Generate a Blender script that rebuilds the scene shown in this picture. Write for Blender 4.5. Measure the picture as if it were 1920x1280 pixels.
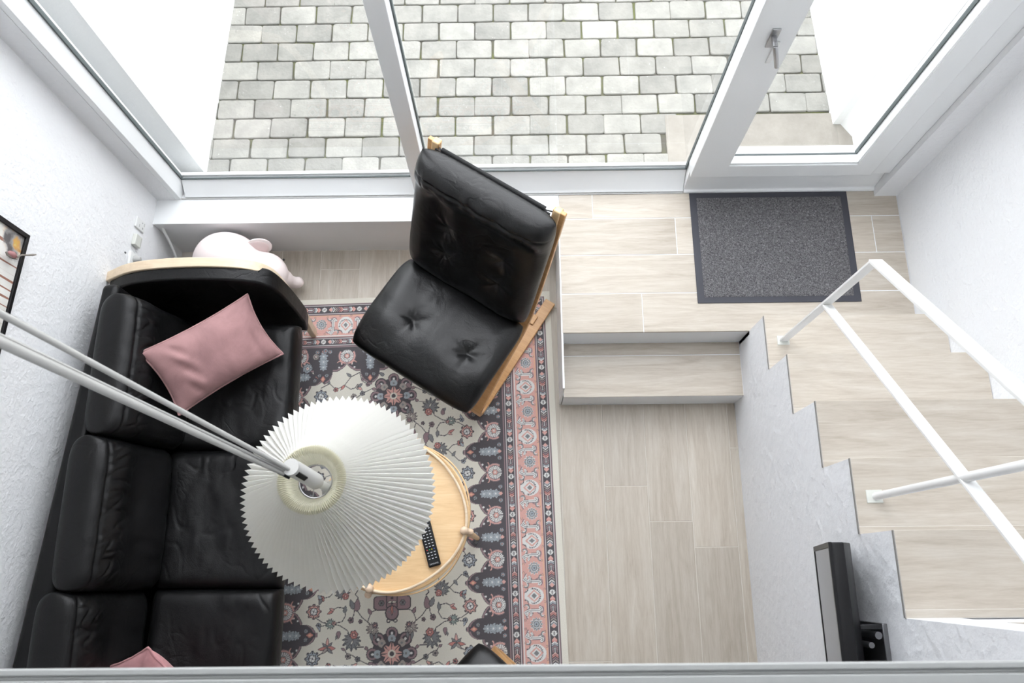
import bpy, bmesh, math, random
import numpy as np
from mathutils import Vector, Matrix, noise
random.seed(7)
S = bpy.context.scene
for o in list(bpy.data.objects): bpy.data.objects.remove(o)

# ------------------------------------------------------------------ camera, light, exposure
CAMZ = 3.6
cam_d = bpy.data.cameras.new('camera'); cam = bpy.data.objects.new('camera', cam_d); S.collection.objects.link(cam); S.camera = cam
tilt, roll, yaw = 0.288238829, -0.0325175471, 0.0224296059
fwd = Vector((0, math.sin(tilt), -math.cos(tilt))); up = Vector((0, math.cos(tilt), math.sin(tilt))); rt = Vector((1, 0, 0))
Zr = Matrix.Rotation(yaw, 3, 'Z'); fwd, up, rt = Zr @ fwd, Zr @ up, Zr @ rt
r2 = math.cos(roll)*rt+math.sin(roll)*up; u2 = -math.sin(roll)*rt+math.cos(roll)*up
cam.matrix_world = Matrix(((r2.x, u2.x, -fwd.x, 0), (r2.y, u2.y, -fwd.y, 0), (r2.z, u2.z, -fwd.z, CAMZ), (0, 0, 0, 1)))
cam_d.sensor_width = 36; cam_d.lens = 1480.025/1920*36; cam_d.clip_start = .02
cam_d.dof.use_dof = True; cam_d.dof.focus_distance = 3.0; cam_d.dof.aperture_fstop = 7.0

W = bpy.data.worlds.new('overcast'); S.world = W; W.use_nodes = True
nt = W.node_tree; nt.nodes.clear()
wo = nt.nodes.new('ShaderNodeOutputWorld'); bg = nt.nodes.new('ShaderNodeBackground')
bg.inputs['Color'].default_value = (.945, .962, 1.0, 1); bg.inputs['Strength'].default_value = 4.2
nt.links.new(bg.outputs[0], wo.inputs[0])

S.view_settings.view_transform = 'Standard'; S.view_settings.look = 'None'; S.view_settings.gamma = 1
S.view_settings.use_curve_mapping = False; S.view_settings.exposure = 0.56

# ------------------------------------------------------------------ materials
def mat(name, col, rough=.6, metal=0., spec=None, **kw):
    m = bpy.data.materials.new(name); m.use_nodes = True; b = m.node_tree.nodes['Principled BSDF']
    b.inputs['Base Color'].default_value = (*col, 1); b.inputs['Roughness'].default_value = rough; b.inputs['Metallic'].default_value = metal
    if spec is not None: b.inputs['Specular IOR Level'].default_value = spec
    for k, v in kw.items(): b.inputs[k.replace('_', ' ')].default_value = v
    return m
def N(m, t, **kw):
    n = m.node_tree.nodes.new(t)
    for k, v in kw.items():
        if k in n.inputs: n.inputs[k].default_value = v
        else: setattr(n, k, v)
    return n
def L(m, a, b): m.node_tree.links.new(a, b)
def coords(m, scale=(1, 1, 1), rnd=True, kind='Object'):
    tc = N(m, 'ShaderNodeTexCoord'); mp = N(m, 'ShaderNodeMapping'); mp.inputs['Scale'].default_value = scale
    L(m, tc.outputs[kind], mp.inputs['Vector'])
    if rnd:
        oi = N(m, 'ShaderNodeObjectInfo'); mu = N(m, 'ShaderNodeMath', operation='MULTIPLY'); mu.inputs[1].default_value = 37.
        cb = N(m, 'ShaderNodeCombineXYZ'); L(m, oi.outputs['Random'], mu.inputs[0])
        for i in range(3): L(m, mu.outputs[0], cb.inputs[i])
        L(m, cb.outputs[0], mp.inputs['Location'])
    return mp.outputs[0]
def bump(m, hs, dist=.001, strength=1.):
    b = N(m, 'ShaderNodeBump'); b.inputs['Distance'].default_value = dist; b.inputs['Strength'].default_value = strength
    L(m, hs, b.inputs['Height']); L(m, b.outputs[0], m.node_tree.nodes['Principled BSDF'].inputs['Normal']); return b
def ramp(m, f, stops):
    r = N(m, 'ShaderNodeValToRGB'); e = r.color_ramp.elements
    while len(e) < len(stops): e.new(.5)
    for i, (p, c) in enumerate(stops): e[i].position = p; e[i].color = (*c, 1)
    L(m, f, r.inputs[0]); return r.outputs[0]
def base(m, c): L(m, c, m.node_tree.nodes['Principled BSDF'].inputs['Base Color'])

M = {}
def plaster(name, col, sc=60., d=.0042):
    m = mat(name, col, .88, spec=.25); v = coords(m, rnd=False)
    n1 = N(m, 'ShaderNodeTexNoise', Scale=sc, Detail=5., Roughness=.55); L(m, v, n1.inputs['Vector'])
    n2 = N(m, 'ShaderNodeTexNoise', Scale=sc*.22, Detail=3., Roughness=.6, Distortion=.6); L(m, v, n2.inputs['Vector'])
    p = N(m, 'ShaderNodeMath', operation='POWER'); p.inputs[1].default_value = 2.2; L(m, n1.outputs[0], p.inputs[0])
    a = N(m, 'ShaderNodeMath', operation='ADD'); L(m, p.outputs[0], a.inputs[0]); L(m, n2.outputs[0], a.inputs[1]); bump(m, a.outputs[0], d, .9)
    return m
M['plaster'] = plaster('white_plaster', (.83, .838, .85))
M['trowel'] = plaster('trowelled_plaster', (.79, .80, .825), 22., .0065)
M['outer'] = plaster('outdoor_render', (.88, .89, .88), 30., .003)
M['paint'] = mat('white_paint', (.84, .855, .86), .35)
M['smooth'] = mat('smooth_white_wall_paint', (.82, .83, .84), .7)
M['gasket'] = mat('dark_rubber_gasket', (.10, .12, .12), .6)
M['ceiling'] = mat('ceiling_white', (.85, .85, .85), .9)
def woodlook(name, c0, c1, c2, rough, gscale=1., varr=.10, bumpd=.0):
    m = mat(name, c1, rough); v = coords(m, (1.6*gscale, 16*gscale, 16*gscale))
    n = N(m, 'ShaderNodeTexNoise', Scale=1.6, Detail=6., Roughness=.6, Distortion=1.1); L(m, v, n.inputs['Vector'])
    n2 = N(m, 'ShaderNodeTexNoise', Scale=9., Detail=3., Roughness=.7); L(m, v, n2.inputs['Vector'])
    mx = N(m, 'ShaderNodeMix'); mx.inputs[0].default_value = .32; L(m, n.outputs[0], mx.inputs[2]); L(m, n2.outputs[0], mx.inputs[3])
    c = ramp(m, mx.outputs[0], [(.30, c0), (.50, c1), (.70, c2)])
    oi = N(m, 'ShaderNodeObjectInfo'); mr = N(m, 'ShaderNodeMapRange'); mr.inputs['To Min'].default_value = 1-varr; mr.inputs['To Max'].default_value = 1+varr*.4
    L(m, oi.outputs['Random'], mr.inputs['Value']); h = N(m, 'ShaderNodeHueSaturation'); L(m, mr.outputs[0], h.inputs['Value']); L(m, c, h.inputs['Color']); base(m, h.outputs[0])
    if bumpd: bump(m, mx.outputs[0], bumpd)
    return m
M['tile'] = woodlook('wood_look_tile', (.41, .352, .283), (.515, .460, .387), (.60, .555, .488), .42, varr=.10)
M['grout'] = mat('pale_grout', (.64, .60, .54), .9)
M['tile_edge'] = mat('tile_edge', (.25, .24, .23), .7)
M['beech'] = woodlook('beech', (.66, .43, .22), (.75, .52, .285), (.81, .60, .36), .40, 1.4, .02)
M['pine'] = woodlook('pale_wood', (.62, .48, .33), (.72, .58, .42), (.78, .66, .50), .45, 1.2, .02)
M['oak'] = woodlook('honey_bentwood', (.50, .27, .11), (.60, .34, .15), (.67, .41, .20), .36, 1.6, .02)
M['knob'] = woodlook('knob_wood', (.58, .42, .29), (.66, .49, .35), (.72, .56, .42), .5, 2., .02)
def leather(name, col, rough, d=.0022):
    m = mat(name, col, rough, spec=.30); v = coords(m)
    n1 = N(m, 'ShaderNodeTexNoise', Scale=9., Detail=4., Roughness=.55, Distortion=1.4); L(m, v, n1.inputs['Vector'])
    n2 = N(m, 'ShaderNodeTexVoronoi', Scale=260.); L(m, v, n2.inputs['Vector'])
    mm = N(m, 'ShaderNodeMath', operation='MULTIPLY_ADD'); mm.inputs[1].default_value = .10; L(m, n2.outputs[0], mm.inputs[0]); L(m, n1.outputs[0], mm.inputs[2])
    # sharp creases in patches
    c1 = N(m, 'ShaderNodeTexNoise', Scale=6.5, Detail=2.5, Distortion=.9); L(m, v, c1.inputs['Vector']); s1 = N(m, 'ShaderNodeMath', operation='SUBTRACT'); s1.inputs[1].default_value = .5; L(m, c1.outputs[0], s1.inputs[0])
    a1 = N(m, 'ShaderNodeMath', operation='ABSOLUTE'); L(m, s1.outputs[0], a1.inputs[0]); r1 = N(m, 'ShaderNodeMapRange'); r1.inputs['From Max'].default_value = .05; r1.inputs['To Min'].default_value = 1; r1.inputs['To Max'].default_value = 0; L(m, a1.outputs[0], r1.inputs['Value'])
    c2 = N(m, 'ShaderNodeTexNoise', Scale=4.2, Detail=1.); L(m, v, c2.inputs['Vector']); r2 = N(m, 'ShaderNodeMapRange'); r2.inputs['From Min'].default_value = .50; r2.inputs['From Max'].default_value = .66; L(m, c2.outputs[0], r2.inputs['Value'])
    pm = N(m, 'ShaderNodeMath', operation='MULTIPLY'); L(m, r1.outputs[0], pm.inputs[0]); L(m, r2.outputs[0], pm.inputs[1]); ps = N(m, 'ShaderNodeMath', operation='MULTIPLY_ADD'); ps.inputs[1].default_value = -.42; L(m, pm.outputs[0], ps.inputs[0]); L(m, mm.outputs[0], ps.inputs[2]); bump(m, ps.outputs[0], d, .9)
    n3 = N(m, 'ShaderNodeTexNoise', Scale=14., Detail=3.); L(m, v, n3.inputs['Vector']); r = N(m, 'ShaderNodeMapRange'); r.inputs['To Min'].default_value = rough-.07; r.inputs['To Max'].default_value = rough+.10
    L(m, n3.outputs[0], r.inputs['Value']); L(m, r.outputs[0], m.node_tree.nodes['Principled BSDF'].inputs['Roughness']); return m
M['leather'] = leather('black_leather', (.0045, .0045, .005), .40)
M['leather2'] = leather('black_armchair_leather', (.0040, .0040, .0046), .30, .0022)
M['leather2'].node_tree.nodes['Principled BSDF'].inputs['Specular IOR Level'].default_value = .42
M['canvas'] = mat('black_canvas', (.012, .012, .013), .8)
M['blackmetal'] = mat('black_metal', (.02, .02, .022), .35, .3)
M['blackplastic'] = mat('black_plastic', (.008, .008, .009), .38, spec=.28)
M['greymetal'] = mat('grey_metal', (.22, .22, .23), .35, .8)
M['steel'] = mat('brushed_steel', (.42, .42, .43), .3, 1.)
def velvet(name, col):
    m = mat(name, col, .75, spec=.2, Sheen_Weight=.25, Sheen_Roughness=.4); m.node_tree.nodes['Principled BSDF'].inputs['Sheen Tint'].default_value = (1, .8, .8, 1)
    v = coords(m); n = N(m, 'ShaderNodeTexNoise', Scale=7., Detail=5., Roughness=.6, Distortion=.5); L(m, v, n.inputs['Vector'])
    base(m, ramp(m, n.outputs[0], [(.35, tuple(c*.80 for c in col)), (.65, tuple(min(1, c*1.12) for c in col))]))
    n2 = N(m, 'ShaderNodeTexNoise', Scale=300., Detail=2.); L(m, v, n2.inputs['Vector']); bump(m, n2.outputs[0], .0006, .6); return m
M['velvet'] = velvet('dusty_pink_velvet', (.36, .205, .205))
M['velvet2'] = velvet('rose_pink_cloth', (.60, .30, .31))
M['plush'] = mat('pale_pink_cloth', (.84, .745, .73), .75, spec=.2)
M['plush2'] = mat('pale_pink_inner_ear', (.74, .60, .59), .8)
M['whitemetal'] = mat('white_lacquered_metal', (.80, .80, .79), .35)
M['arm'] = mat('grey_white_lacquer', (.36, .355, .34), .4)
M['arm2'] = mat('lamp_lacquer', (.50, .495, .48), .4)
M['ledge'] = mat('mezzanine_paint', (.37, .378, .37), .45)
M['whiteplastic'] = mat('white_plastic', (.78, .79, .78), .4)
M['greyplastic'] = mat('grey_plastic', (.42, .42, .41), .5)
M['creamplastic'] = mat('cream_plastic', (.66, .67, .62), .45)
# pleated paper: light passes through it
m = bpy.data.materials.new('pleated_paper'); m.use_nodes = True; nt = m.node_tree; b = nt.nodes['Principled BSDF']; b.inputs['Base Color'].default_value = (.85, .85, .83, 1); b.inputs['Roughness'].default_value = .6
tl = nt.nodes.new('ShaderNodeBsdfTranslucent'); tl.inputs[0].default_value = (.90, .89, .84, 1); mx = nt.nodes.new('ShaderNodeMixShader'); mx.inputs[0].default_value = .36
nt.links.new(b.outputs[0], mx.inputs[1]); nt.links.new(tl.outputs[0], mx.inputs[2]); nt.links.new(mx.outputs[0], nt.nodes['Material Output'].inputs[0]); M['paper'] = m
m = m.copy(); m.name = 'pleated_paper_collar'; m.node_tree.nodes['Principled BSDF'].inputs['Base Color'].default_value = (.72, .70, .56, 1); M['paper2'] = m
# window glass
m = bpy.data.materials.new('window_glass'); m.use_nodes = True; nt = m.node_tree; nt.nodes.clear(); o_ = nt.nodes.new('ShaderNodeOutputMaterial'); mx = nt.nodes.new('ShaderNodeMixShader')
tr = nt.nodes.new('ShaderNodeBsdfTransparent'); tr.inputs[0].default_value = (.975, .98, .98, 1); gl = nt.nodes.new('ShaderNodeBsdfGlossy'); gl.inputs['Roughness'].default_value = 0.0; fr = nt.nodes.new('ShaderNodeFresnel'); fr.inputs[0].default_value = 1.5
ge = nt.nodes.new('ShaderNodeNewGeometry'); sb = nt.nodes.new('ShaderNodeMath'); sb.operation = 'SUBTRACT'; sb.inputs[0].default_value = 1; ml = nt.nodes.new('ShaderNodeMath'); ml.operation = 'MULTIPLY'; nt.links.new(ge.outputs['Backfacing'], sb.inputs[1]); nt.links.new(sb.outputs[0], ml.inputs[0]); nt.links.new(fr.outputs[0], ml.inputs[1]); nt.links.new(ml.outputs[0], mx.inputs[0]); nt.links.new(tr.outputs[0], mx.inputs[1]); nt.links.new(gl.outputs[0], mx.inputs[2]); nt.links.new(mx.outputs[0], o_.inputs[0]); M['glass'] = m
M['screen'] = mat('tv_screen', (.02, .02, .02), .12, spec=.9)
# pavers
m = mat('concrete_paver', (.3, .3, .29), .85); v = coords(m)
n1 = N(m, 'ShaderNodeTexNoise', Scale=9., Detail=6., Roughness=.65); L(m, v, n1.inputs['Vector']); c = ramp(m, n1.outputs[0], [(.3, (.235, .232, .212)), (.55, (.31, .304, .276)), (.75, (.37, .355, .32))])
vo = N(m, 'ShaderNodeTexVoronoi', Scale=34.); L(m, v, vo.inputs['Vector']); sp = ramp(m, vo.outputs['Distance'], [(.05, (1, 1, 1)), (.14, (0, 0, 0))]); n4 = N(m, 'ShaderNodeTexNoise', Scale=11., Detail=2.); L(m, v, n4.inputs['Vector'])
s2 = ramp(m, n4.outputs[0], [(.50, (0, 0, 0)), (.62, (1, 1, 1))]); mu = N(m, 'ShaderNodeMath', operation='MULTIPLY'); L(m, sp, mu.inputs[0]); L(m, s2, mu.inputs[1])
mx = N(m, 'ShaderNodeMix', data_type='RGBA'); L(m, mu.outputs[0], mx.inputs[0]); L(m, c, mx.inputs[6]); mx.inputs[7].default_value = (.50, .49, .46, 1)
oi = N(m, 'ShaderNodeObjectInfo'); mr = N(m, 'ShaderNodeMapRange'); mr.inputs['To Min'].default_value = .80; mr.inputs['To Max'].default_value = 1.12; L(m, oi.outputs['Random'], mr.inputs['Value'])
h = N(m, 'ShaderNodeHueSaturation'); L(m, mr.outputs[0], h.inputs['Value']); L(m, mx.outputs[2], h.inputs['Color']); base(m, h.outputs[0]); n5 = N(m, 'ShaderNodeTexNoise', Scale=70., Detail=4.); L(m, v, n5.inputs['Vector']); bump(m, n5.outputs[0], .004, .7); M['paver'] = m
m = mat('mossy_joint', (.12, .13, .08), .95); v = coords(m, rnd=False); n1 = N(m, 'ShaderNodeTexNoise', Scale=7., Detail=5.); L(m, v, n1.inputs['Vector']); base(m, ramp(m, n1.outputs[0], [(.42, (.12, .115, .095)), (.56, (.13, .135, .075)), (.70, (.15, .17, .06))])); M['moss'] = m
m = mat('concrete_slab', (.42, .39, .35), .85); v = coords(m, rnd=False); n1 = N(m, 'ShaderNodeTexNoise', Scale=6., Detail=7., Roughness=.7); L(m, v, n1.inputs['Vector']); base(m, ramp(m, n1.outputs[0], [(.3, (.26, .24, .21)), (.7, (.36, .335, .295))])); M['slab'] = m
# door mat
m = mat('ribbed_mat_pile', (.05, .05, .055), .95, spec=.1); v = coords(m, rnd=False); n1 = N(m, 'ShaderNodeTexNoise', Scale=170., Detail=3., Roughness=.8, Distortion=1.5); L(m, v, n1.inputs['Vector'])
base(m, ramp(m, n1.outputs[0], [(.36, (.05, .049, .053)), (.50, (.135, .132, .138)), (.66, (.34, .335, .34))])); bump(m, n1.outputs[0], .004, 1.); M['matpile'] = m
M['rubber'] = mat('dark_rubber', (.042, .043, .055), .6)
# woven rug: colour of the yarn stored per point
m = mat('woven_rug', (.5, .5, .5), .95, spec=.1); at = N(m, 'ShaderNodeAttribute', attribute_name='yarn'); v = coords(m, rnd=False)
n1 = N(m, 'ShaderNodeTexNoise', Scale=500., Detail=2.); L(m, v, n1.inputs['Vector']); mr = N(m, 'ShaderNodeMapRange'); mr.inputs['To Min'].default_value = .78; mr.inputs['To Max'].default_value = 1.14; L(m, n1.outputs[0], mr.inputs['Value'])
h = N(m, 'ShaderNodeHueSaturation'); L(m, mr.outputs[0], h.inputs['Value']); L(m, at.outputs['Color'], h.inputs['Color']); base(m, h.outputs[0]); bump(m, n1.outputs[0], .002, .8); M['rug'] = m
M['rugedge'] = mat('rug_binding', (.70, .67, .58), .95)

# ------------------------------------------------------------------ helpers
class MB:
    """collects shapes; build() links them as ONE mesh object"""
    def __init__(s): s.v = []; s.f = []
    def add(s, vs, fs, T=None):
        k = len(s.v); s.v += [tuple(T @ Vector(p)) if T else tuple(p) for p in vs]; s.f += [tuple(i+k for i in f) for f in fs]; return s
    def box(s, x0, x1, y0, y1, z0, z1, T=None):
        return s.add([(x, y, z) for x in (x0, x1) for y in (y0, y1) for z in (z0, z1)], [(0, 1, 3, 2), (4, 6, 7, 5), (0, 4, 5, 1), (2, 3, 7, 6), (0, 2, 6, 4), (1, 5, 7, 3)], T)
    def prism(s, poly, a0, a1, axis='x', T=None):
        n = len(poly); f = {'x': lambda a, p: (a, p[0], p[1]), 'y': lambda a, p: (p[0], a, p[1]), 'z': lambda a, p: (p[0], p[1], a)}[axis]
        return s.add([f(a0, p) for p in poly]+[f(a1, p) for p in poly], [tuple(range(n)), tuple(range(2*n-1, n-1, -1))]+[(i, i+n, (i+1) % n+n, (i+1) % n) for i in range(n)], T)
    def tube(s, pts, r, seg=12, caps=True, T=None):
        pts = [Vector(p) for p in pts]; n = len(pts); rs = r if isinstance(r, (list, tuple)) else [r]*n
        vs = []; ref = None
        for i, p in enumerate(pts):
            t = (pts[min(i+1, n-1)]-pts[max(i-1, 0)]).normalized()
            if ref is None: ref = Vector((0, 0, 1)) if abs(t.z) < .9 else Vector((1, 0, 0))
            a = (ref-t*ref.dot(t)).normalized(); b = t.cross(a); ref = a
            for k in range(seg): th = 2*math.pi*k/seg; vs.append(p+(a*math.cos(th)+b*math.sin(th))*rs[i])
        fs = [(i*seg+k, i*seg+(k+1) % seg, (i+1)*seg+(k+1) % seg, (i+1)*seg+k) for i in range(n-1) for k in range(seg)]
        if caps: fs += [tuple(range(seg-1, -1, -1)), tuple(range((n-1)*seg, n*seg))]
        return s.add(vs, fs, T)
    def strip(s, pts, w, t, side=None, T=None):
        """rectangular bar along pts; w along `side`, t across it"""
        pts = [Vector(p) for p in pts]; n = len(pts); vs = []
        for i, p in enumerate(pts):
            d = (pts[min(i+1, n-1)]-pts[max(i-1, 0)]).normalized(); a = Vector(side if side else (1, 0, 0)); a = (a-d*a.dot(d)).normalized(); b = d.cross(a)
            vs += [p+a*w/2+b*t/2, p-a*w/2+b*t/2, p-a*w/2-b*t/2, p+a*w/2-b*t/2]
        fs = [(i*4+k, i*4+(k+1) % 4, i*4+4+(k+1) % 4, i*4+4+k) for i in range(n-1) for k in range(4)]+[(3, 2, 1, 0), tuple(range(n*4-4, n*4))]
        return s.add(vs, fs, T)
    def lathe(s, prof, seg=24, c=(0, 0, 0), T=None):
        n = len(prof); vs = [(c[0]+r*math.cos(2*math.pi*k/seg), c[1]+r*math.sin(2*math.pi*k/seg), c[2]+z) for r, z in prof for k in range(seg)]
        fs = [(i*seg+k, i*seg+(k+1) % seg, (i+1)*seg+(k+1) % seg, (i+1)*seg+k) for i in range(n-1) for k in range(seg)]
        if prof[0][0] > 1e-5: fs.append(tuple(range(seg-1, -1, -1)))
        if prof[-1][0] > 1e-5: fs.append(tuple(range((n-1)*seg, n*seg)))
        return s.add(vs, fs, T)
    def build(s, name, m, parent=None, bevel=0., smooth=False, seg=2, kind=None, sub=0):
        me = bpy.data.meshes.new(name); me.from_pydata(s.v, [], s.f); me.validate()
        bm = bmesh.new(); bm.from_mesh(me); bmesh.ops.remove_doubles(bm, verts=bm.verts, dist=1e-5); bmesh.ops.recalc_face_normals(bm, faces=bm.faces); bm.to_mesh(me); bm.free()
        o = bpy.data.objects.new(name, me); S.collection.objects.link(o); me.materials.append(m)
        if parent: o.parent = parent
        if kind: o['kind'] = kind
        if bevel:
            b = o.modifiers.new('bevel', 'BEVEL'); b.width = bevel; b.segments = seg; b.limit_method = 'ANGLE'; b.angle_limit = .6
        if sub: q = o.modifiers.new('sub', 'SUBSURF'); q.levels = q.render_levels = sub
        if smooth or bevel:
            for p in me.polygons: p.use_smooth = True
            if not sub and smooth != 'all':
                try: me.set_sharp_from_angle(angle=math.radians(40))
                except Exception: pass
        return o
def tag(o, label=None, cat=None, group=None, kind=None):
    if label: o['label'] = label
    if cat: o['category'] = cat
    if group: o['group'] = group
    if kind: o['kind'] = kind
    return o
def empty(name, loc, label, cat, rz=0, group=None):
    o = bpy.data.objects.new(name, None); S.collection.objects.link(o); o.location = loc; o.rotation_euler = (0, 0, rz); o.empty_display_size = .05
    return tag(o, label, cat, group)
def world_children(root, objs):
    """children built in world coordinates: keep them in place under a moved Empty"""
    for o in objs: o.parent = root; o.matrix_parent_inverse = Matrix.LocRotScale(root.location, root.rotation_euler, None).inverted()
def copy_tree(o, parent=None):
    c = o.copy(); S.collection.objects.link(c); c.parent = parent
    for ch in o.children: copy_tree(ch, c)
    return c
def nz(x, y, z=0., s=1.): return noise.noise(Vector((x*s, y*s, z*s)))
def ridge(n, k=6.): return max(0., 1-abs(n)*k)**2
def pad(name, m, parent, width, path, H, nu=60, nv=60, eu=4., ev=4., root=2.2, tufts=(), wr=.004, wdir=(6, 26), seed=0., T=None, back=1., pinch=0., extra=None, rc=0.):
    """stuffed cushion: `path` is a list of (y, z) of its middle surface, `width` runs along x, H half thickness"""
    P = [Vector((0, p[0], p[1])) for p in path]; ln = [0]
    for a, b in zip(P[:-1], P[1:]): ln.append(ln[-1]+(b-a).length)
    def along(t):
        s_ = t*ln[-1]
        for i in range(len(P)-1):
            if s_ <= ln[i+1] or i == len(P)-2:
                k = (s_-ln[i])/(ln[i+1]-ln[i]); return P[i].lerp(P[i+1], k), (P[i+1]-P[i]).normalized()
    def smooth_at(t):
        c = Vector(); d = Vector(); w = 0
        for k in (-.05, -.025, 0, .025, .05):
            tt = min(1, max(0, t+k*min(1, min(t, 1-t)/.05 if min(t, 1-t) < .05 else 1))); a, b = along(tt); c += a; d += b; w += 1
        return c/w, d.normalized()
    vs = []; top = {}; bot = {}
    for j in range(nv+1):
        v = -math.cos(math.pi*j/nv)*.35+(2*j/nv-1)*.65; t = (v+1)/2; c, d = smooth_at(t); nrm = Vector((0, -d.z, d.y)); nrm = -nrm if False else nrm
        for i in range(nu+1):
            u = -math.cos(math.pi*i/nu)*.35+(2*i/nu-1)*.65
            e = max(0, (1-abs(u)**eu)*(1-abs(v)**ev))**(1/root)
            x = u*width/2*(1-pinch*(1-v*v)); yy = c+d*(0)*v
            if pinch: yy = c-d*(v*ln[-1]/2*pinch*(1-u*u))
            if rc: x *= 1-rc*abs(v)**7; yy = yy-d*(v*ln[-1]/2*rc*abs(u)**7)
            hf = H*e; lx, ly = u*width/2, t*ln[-1]
            w = wr*e*(nz(lx*wdir[0]+seed, ly*wdir[1], seed)+.5*nz(lx*wdir[0]*2.7, ly*wdir[1]*2.1+seed, 3+seed))
            for (tx, ty, dep, rad) in tufts:
                q = math.hypot(lx-tx, ly-ty); a = math.atan2(ly-ty, lx-tx)
                w -= dep*math.exp(-(q/rad)**1.1)*(1+.11*math.sin(5*a+tx*9+3*nz(a, tx*7, 1))*min(1, q/rad)*2)
            if extra: w += extra(u, v)*e
            edge = i in (0, nu) or j in (0, nv)
            top[i, j] = len(vs); vs.append(Vector((x, yy.y, yy.z))+nrm*(0 if edge else hf+w))
            if edge: bot[i, j] = top[i, j]
            else: bot[i, j] = len(vs); vs.append(Vector((x, yy.y, yy.z))-nrm*(hf*back+wr*.3*e*nz(lx*9, ly*9, seed+5)))
    fs = [(top[i, j], top[i+1, j], top[i+1, j+1], top[i, j+1]) for i in range(nu) for j in range(nv)]+[(bot[i, j], bot[i, j+1], bot[i+1, j+1], bot[i+1, j]) for i in range(nu) for j in range(nv)]
    b = MB(); b.add(vs, fs, T); o = b.build(name, m, parent, smooth='all'); return o
# ================================================================== ROOM SHELL
HP = .3296                 # height of the entrance platform and of the window ledge
XS = 1.0046                # face of the wall beside the stairs
WY = 1.67                  # inner face of the window frames
def structure(name, mb, m, **k): o = mb.build(name, m, kind='structure', **k); return o
wx = lambda Y: -1.645-.07*(1.6-Y)          # the left wall runs slightly out of square
TOP = 4.3
b = MB(); b.prism([(wx(1.9), 1.9), (wx(-3.2), -3.2), (wx(-3.2)-.2, -3.2), (wx(1.9)-.2, 1.9)], -.1, TOP, 'z'); structure('wall_left', b, M['plaster'])
b = MB(); b.box(1.735, 1.94, -3.2, 1.9, -.1, TOP); structure('wall_right', b, M['plaster'])
b = MB(); b.box(-2.2, 1.94, -3.4, -3.2, -.1, TOP); structure('wall_back', b, M['smooth'])
# wall with the windows: parapet under the ledge, piers at both ends, lintel
b = MB(); b.box(-1.75, 0.196, 1.546, 1.79, -.1, HP-.012); structure('wall_front', b, M['smooth'])
b = MB(); b.box(-1.80, 0.196, 1.543, WY+.05, HP-.012, HP); structure('trim_1', b, M['paint'], bevel=.002)
b = MB(); b.box(-1.80, -1.556, 1.662, 1.79, HP, TOP); b.box(1.632, 1.80, 1.640, 1.79, .1, TOP); b.box(-1.6, 1.66, 1.69, 1.86, 4.0, TOP); structure('wall_front_piers', b, M['plaster'])
b = MB(); b.box(-2.2, 1.94, -3.4, 1.12, TOP, TOP+.1); b.box(-2.2, 1.94, 1.62, 1.95, TOP, TOP+.1); b.box(-2.2, -1.3, 1.12, 1.62, TOP, TOP+.1); b.box(1.5, 1.94, 1.12, 1.62, TOP, TOP+.1); structure('ceiling', b, M['ceiling'])  # out of view; opening near the window added to light the platform from above
# floor base and its planks
b = MB(); b.box(-2.1, XS+.02, -3.2, 1.60, -.1, -.0012); floor = structure('floor', b, M['grout'])
def plank_mesh(name, lx, ly, m):
    b = MB(); t = .010; e = .0012
    b.add([(-lx/2, -ly/2, -t), (lx/2, -ly/2, -t), (lx/2, ly/2, -t), (-lx/2, ly/2, -t), (-lx/2, -ly/2, -e), (lx/2, -ly/2, -e), (lx/2, ly/2, -e), (-lx/2, ly/2, -e),
           (-lx/2+e, -ly/2+e, 0), (lx/2-e, -ly/2+e, 0), (lx/2-e, ly/2-e, 0), (-lx/2+e, ly/2-e, 0)],
          [(3, 2, 1, 0), (8, 9, 10, 11)]+[(i, (i+1) % 4, (i+1) % 4+4, i+4) for i in range(4)]+[(i+4, (i+1) % 4+4, (i+1) % 4+8, i+8) for i in range(4)])
    me = bpy.data.meshes.new(name); me.from_pydata(b.v, [], b.f); me.materials.append(m); return me
cache = {}
def plank(parent, x0, x1, y0, y1, z, along='x', name='plank', gap=.0016):
    lx, ly = x1-x0-gap*2, y1-y0-gap*2
    if lx < .01 or ly < .005: return
    if along == 'y': lx, ly = ly, lx
    k = (round(lx, 3), round(ly, 3))
    if k not in cache: cache[k] = plank_mesh(name, lx, ly, M['tile'])
    o = bpy.data.objects.new(name, cache[k]); S.collection.objects.link(o); o.parent = parent
    o.location = ((x0+x1)/2, (y0+y1)/2, z); o.rotation_euler = (0, 0, math.pi/2 if along == 'y' else 0); return o
PW = .1925
cols = [.3885+PW*k for k in range(-10, 4)]
joint = {0: -.353, 1: .382, 2: .225, 3: .113, -1: .75}
for k, x0 in enumerate(cols):
    kk = k-10                                    # column index 0 = the one right of the first long joint
    x0 = .3885+PW*(kk); x1 = min(x0+PW, XS)
    x0c = max(x0, -1.72)
    j = {-1: -.353, 0: .382, 1: .225, 2: .113, 3: .55}.get(kk, ((kk*37) % 11)/11*1.2-.3)
    ys = [j-1.2*n for n in (3, 2, 1, 0, -1, -2)]
    for a, c in zip(ys[:-1], ys[1:]):
        a2, c2 = max(a, -1.6), min(c, 1.546)
        if kk >= -1 and x0 > .18: c2 = min(c2, .757)
        if c2-a2 > .02: plank(floor, x0c, x1, a2, c2, 0, 'y')
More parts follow.
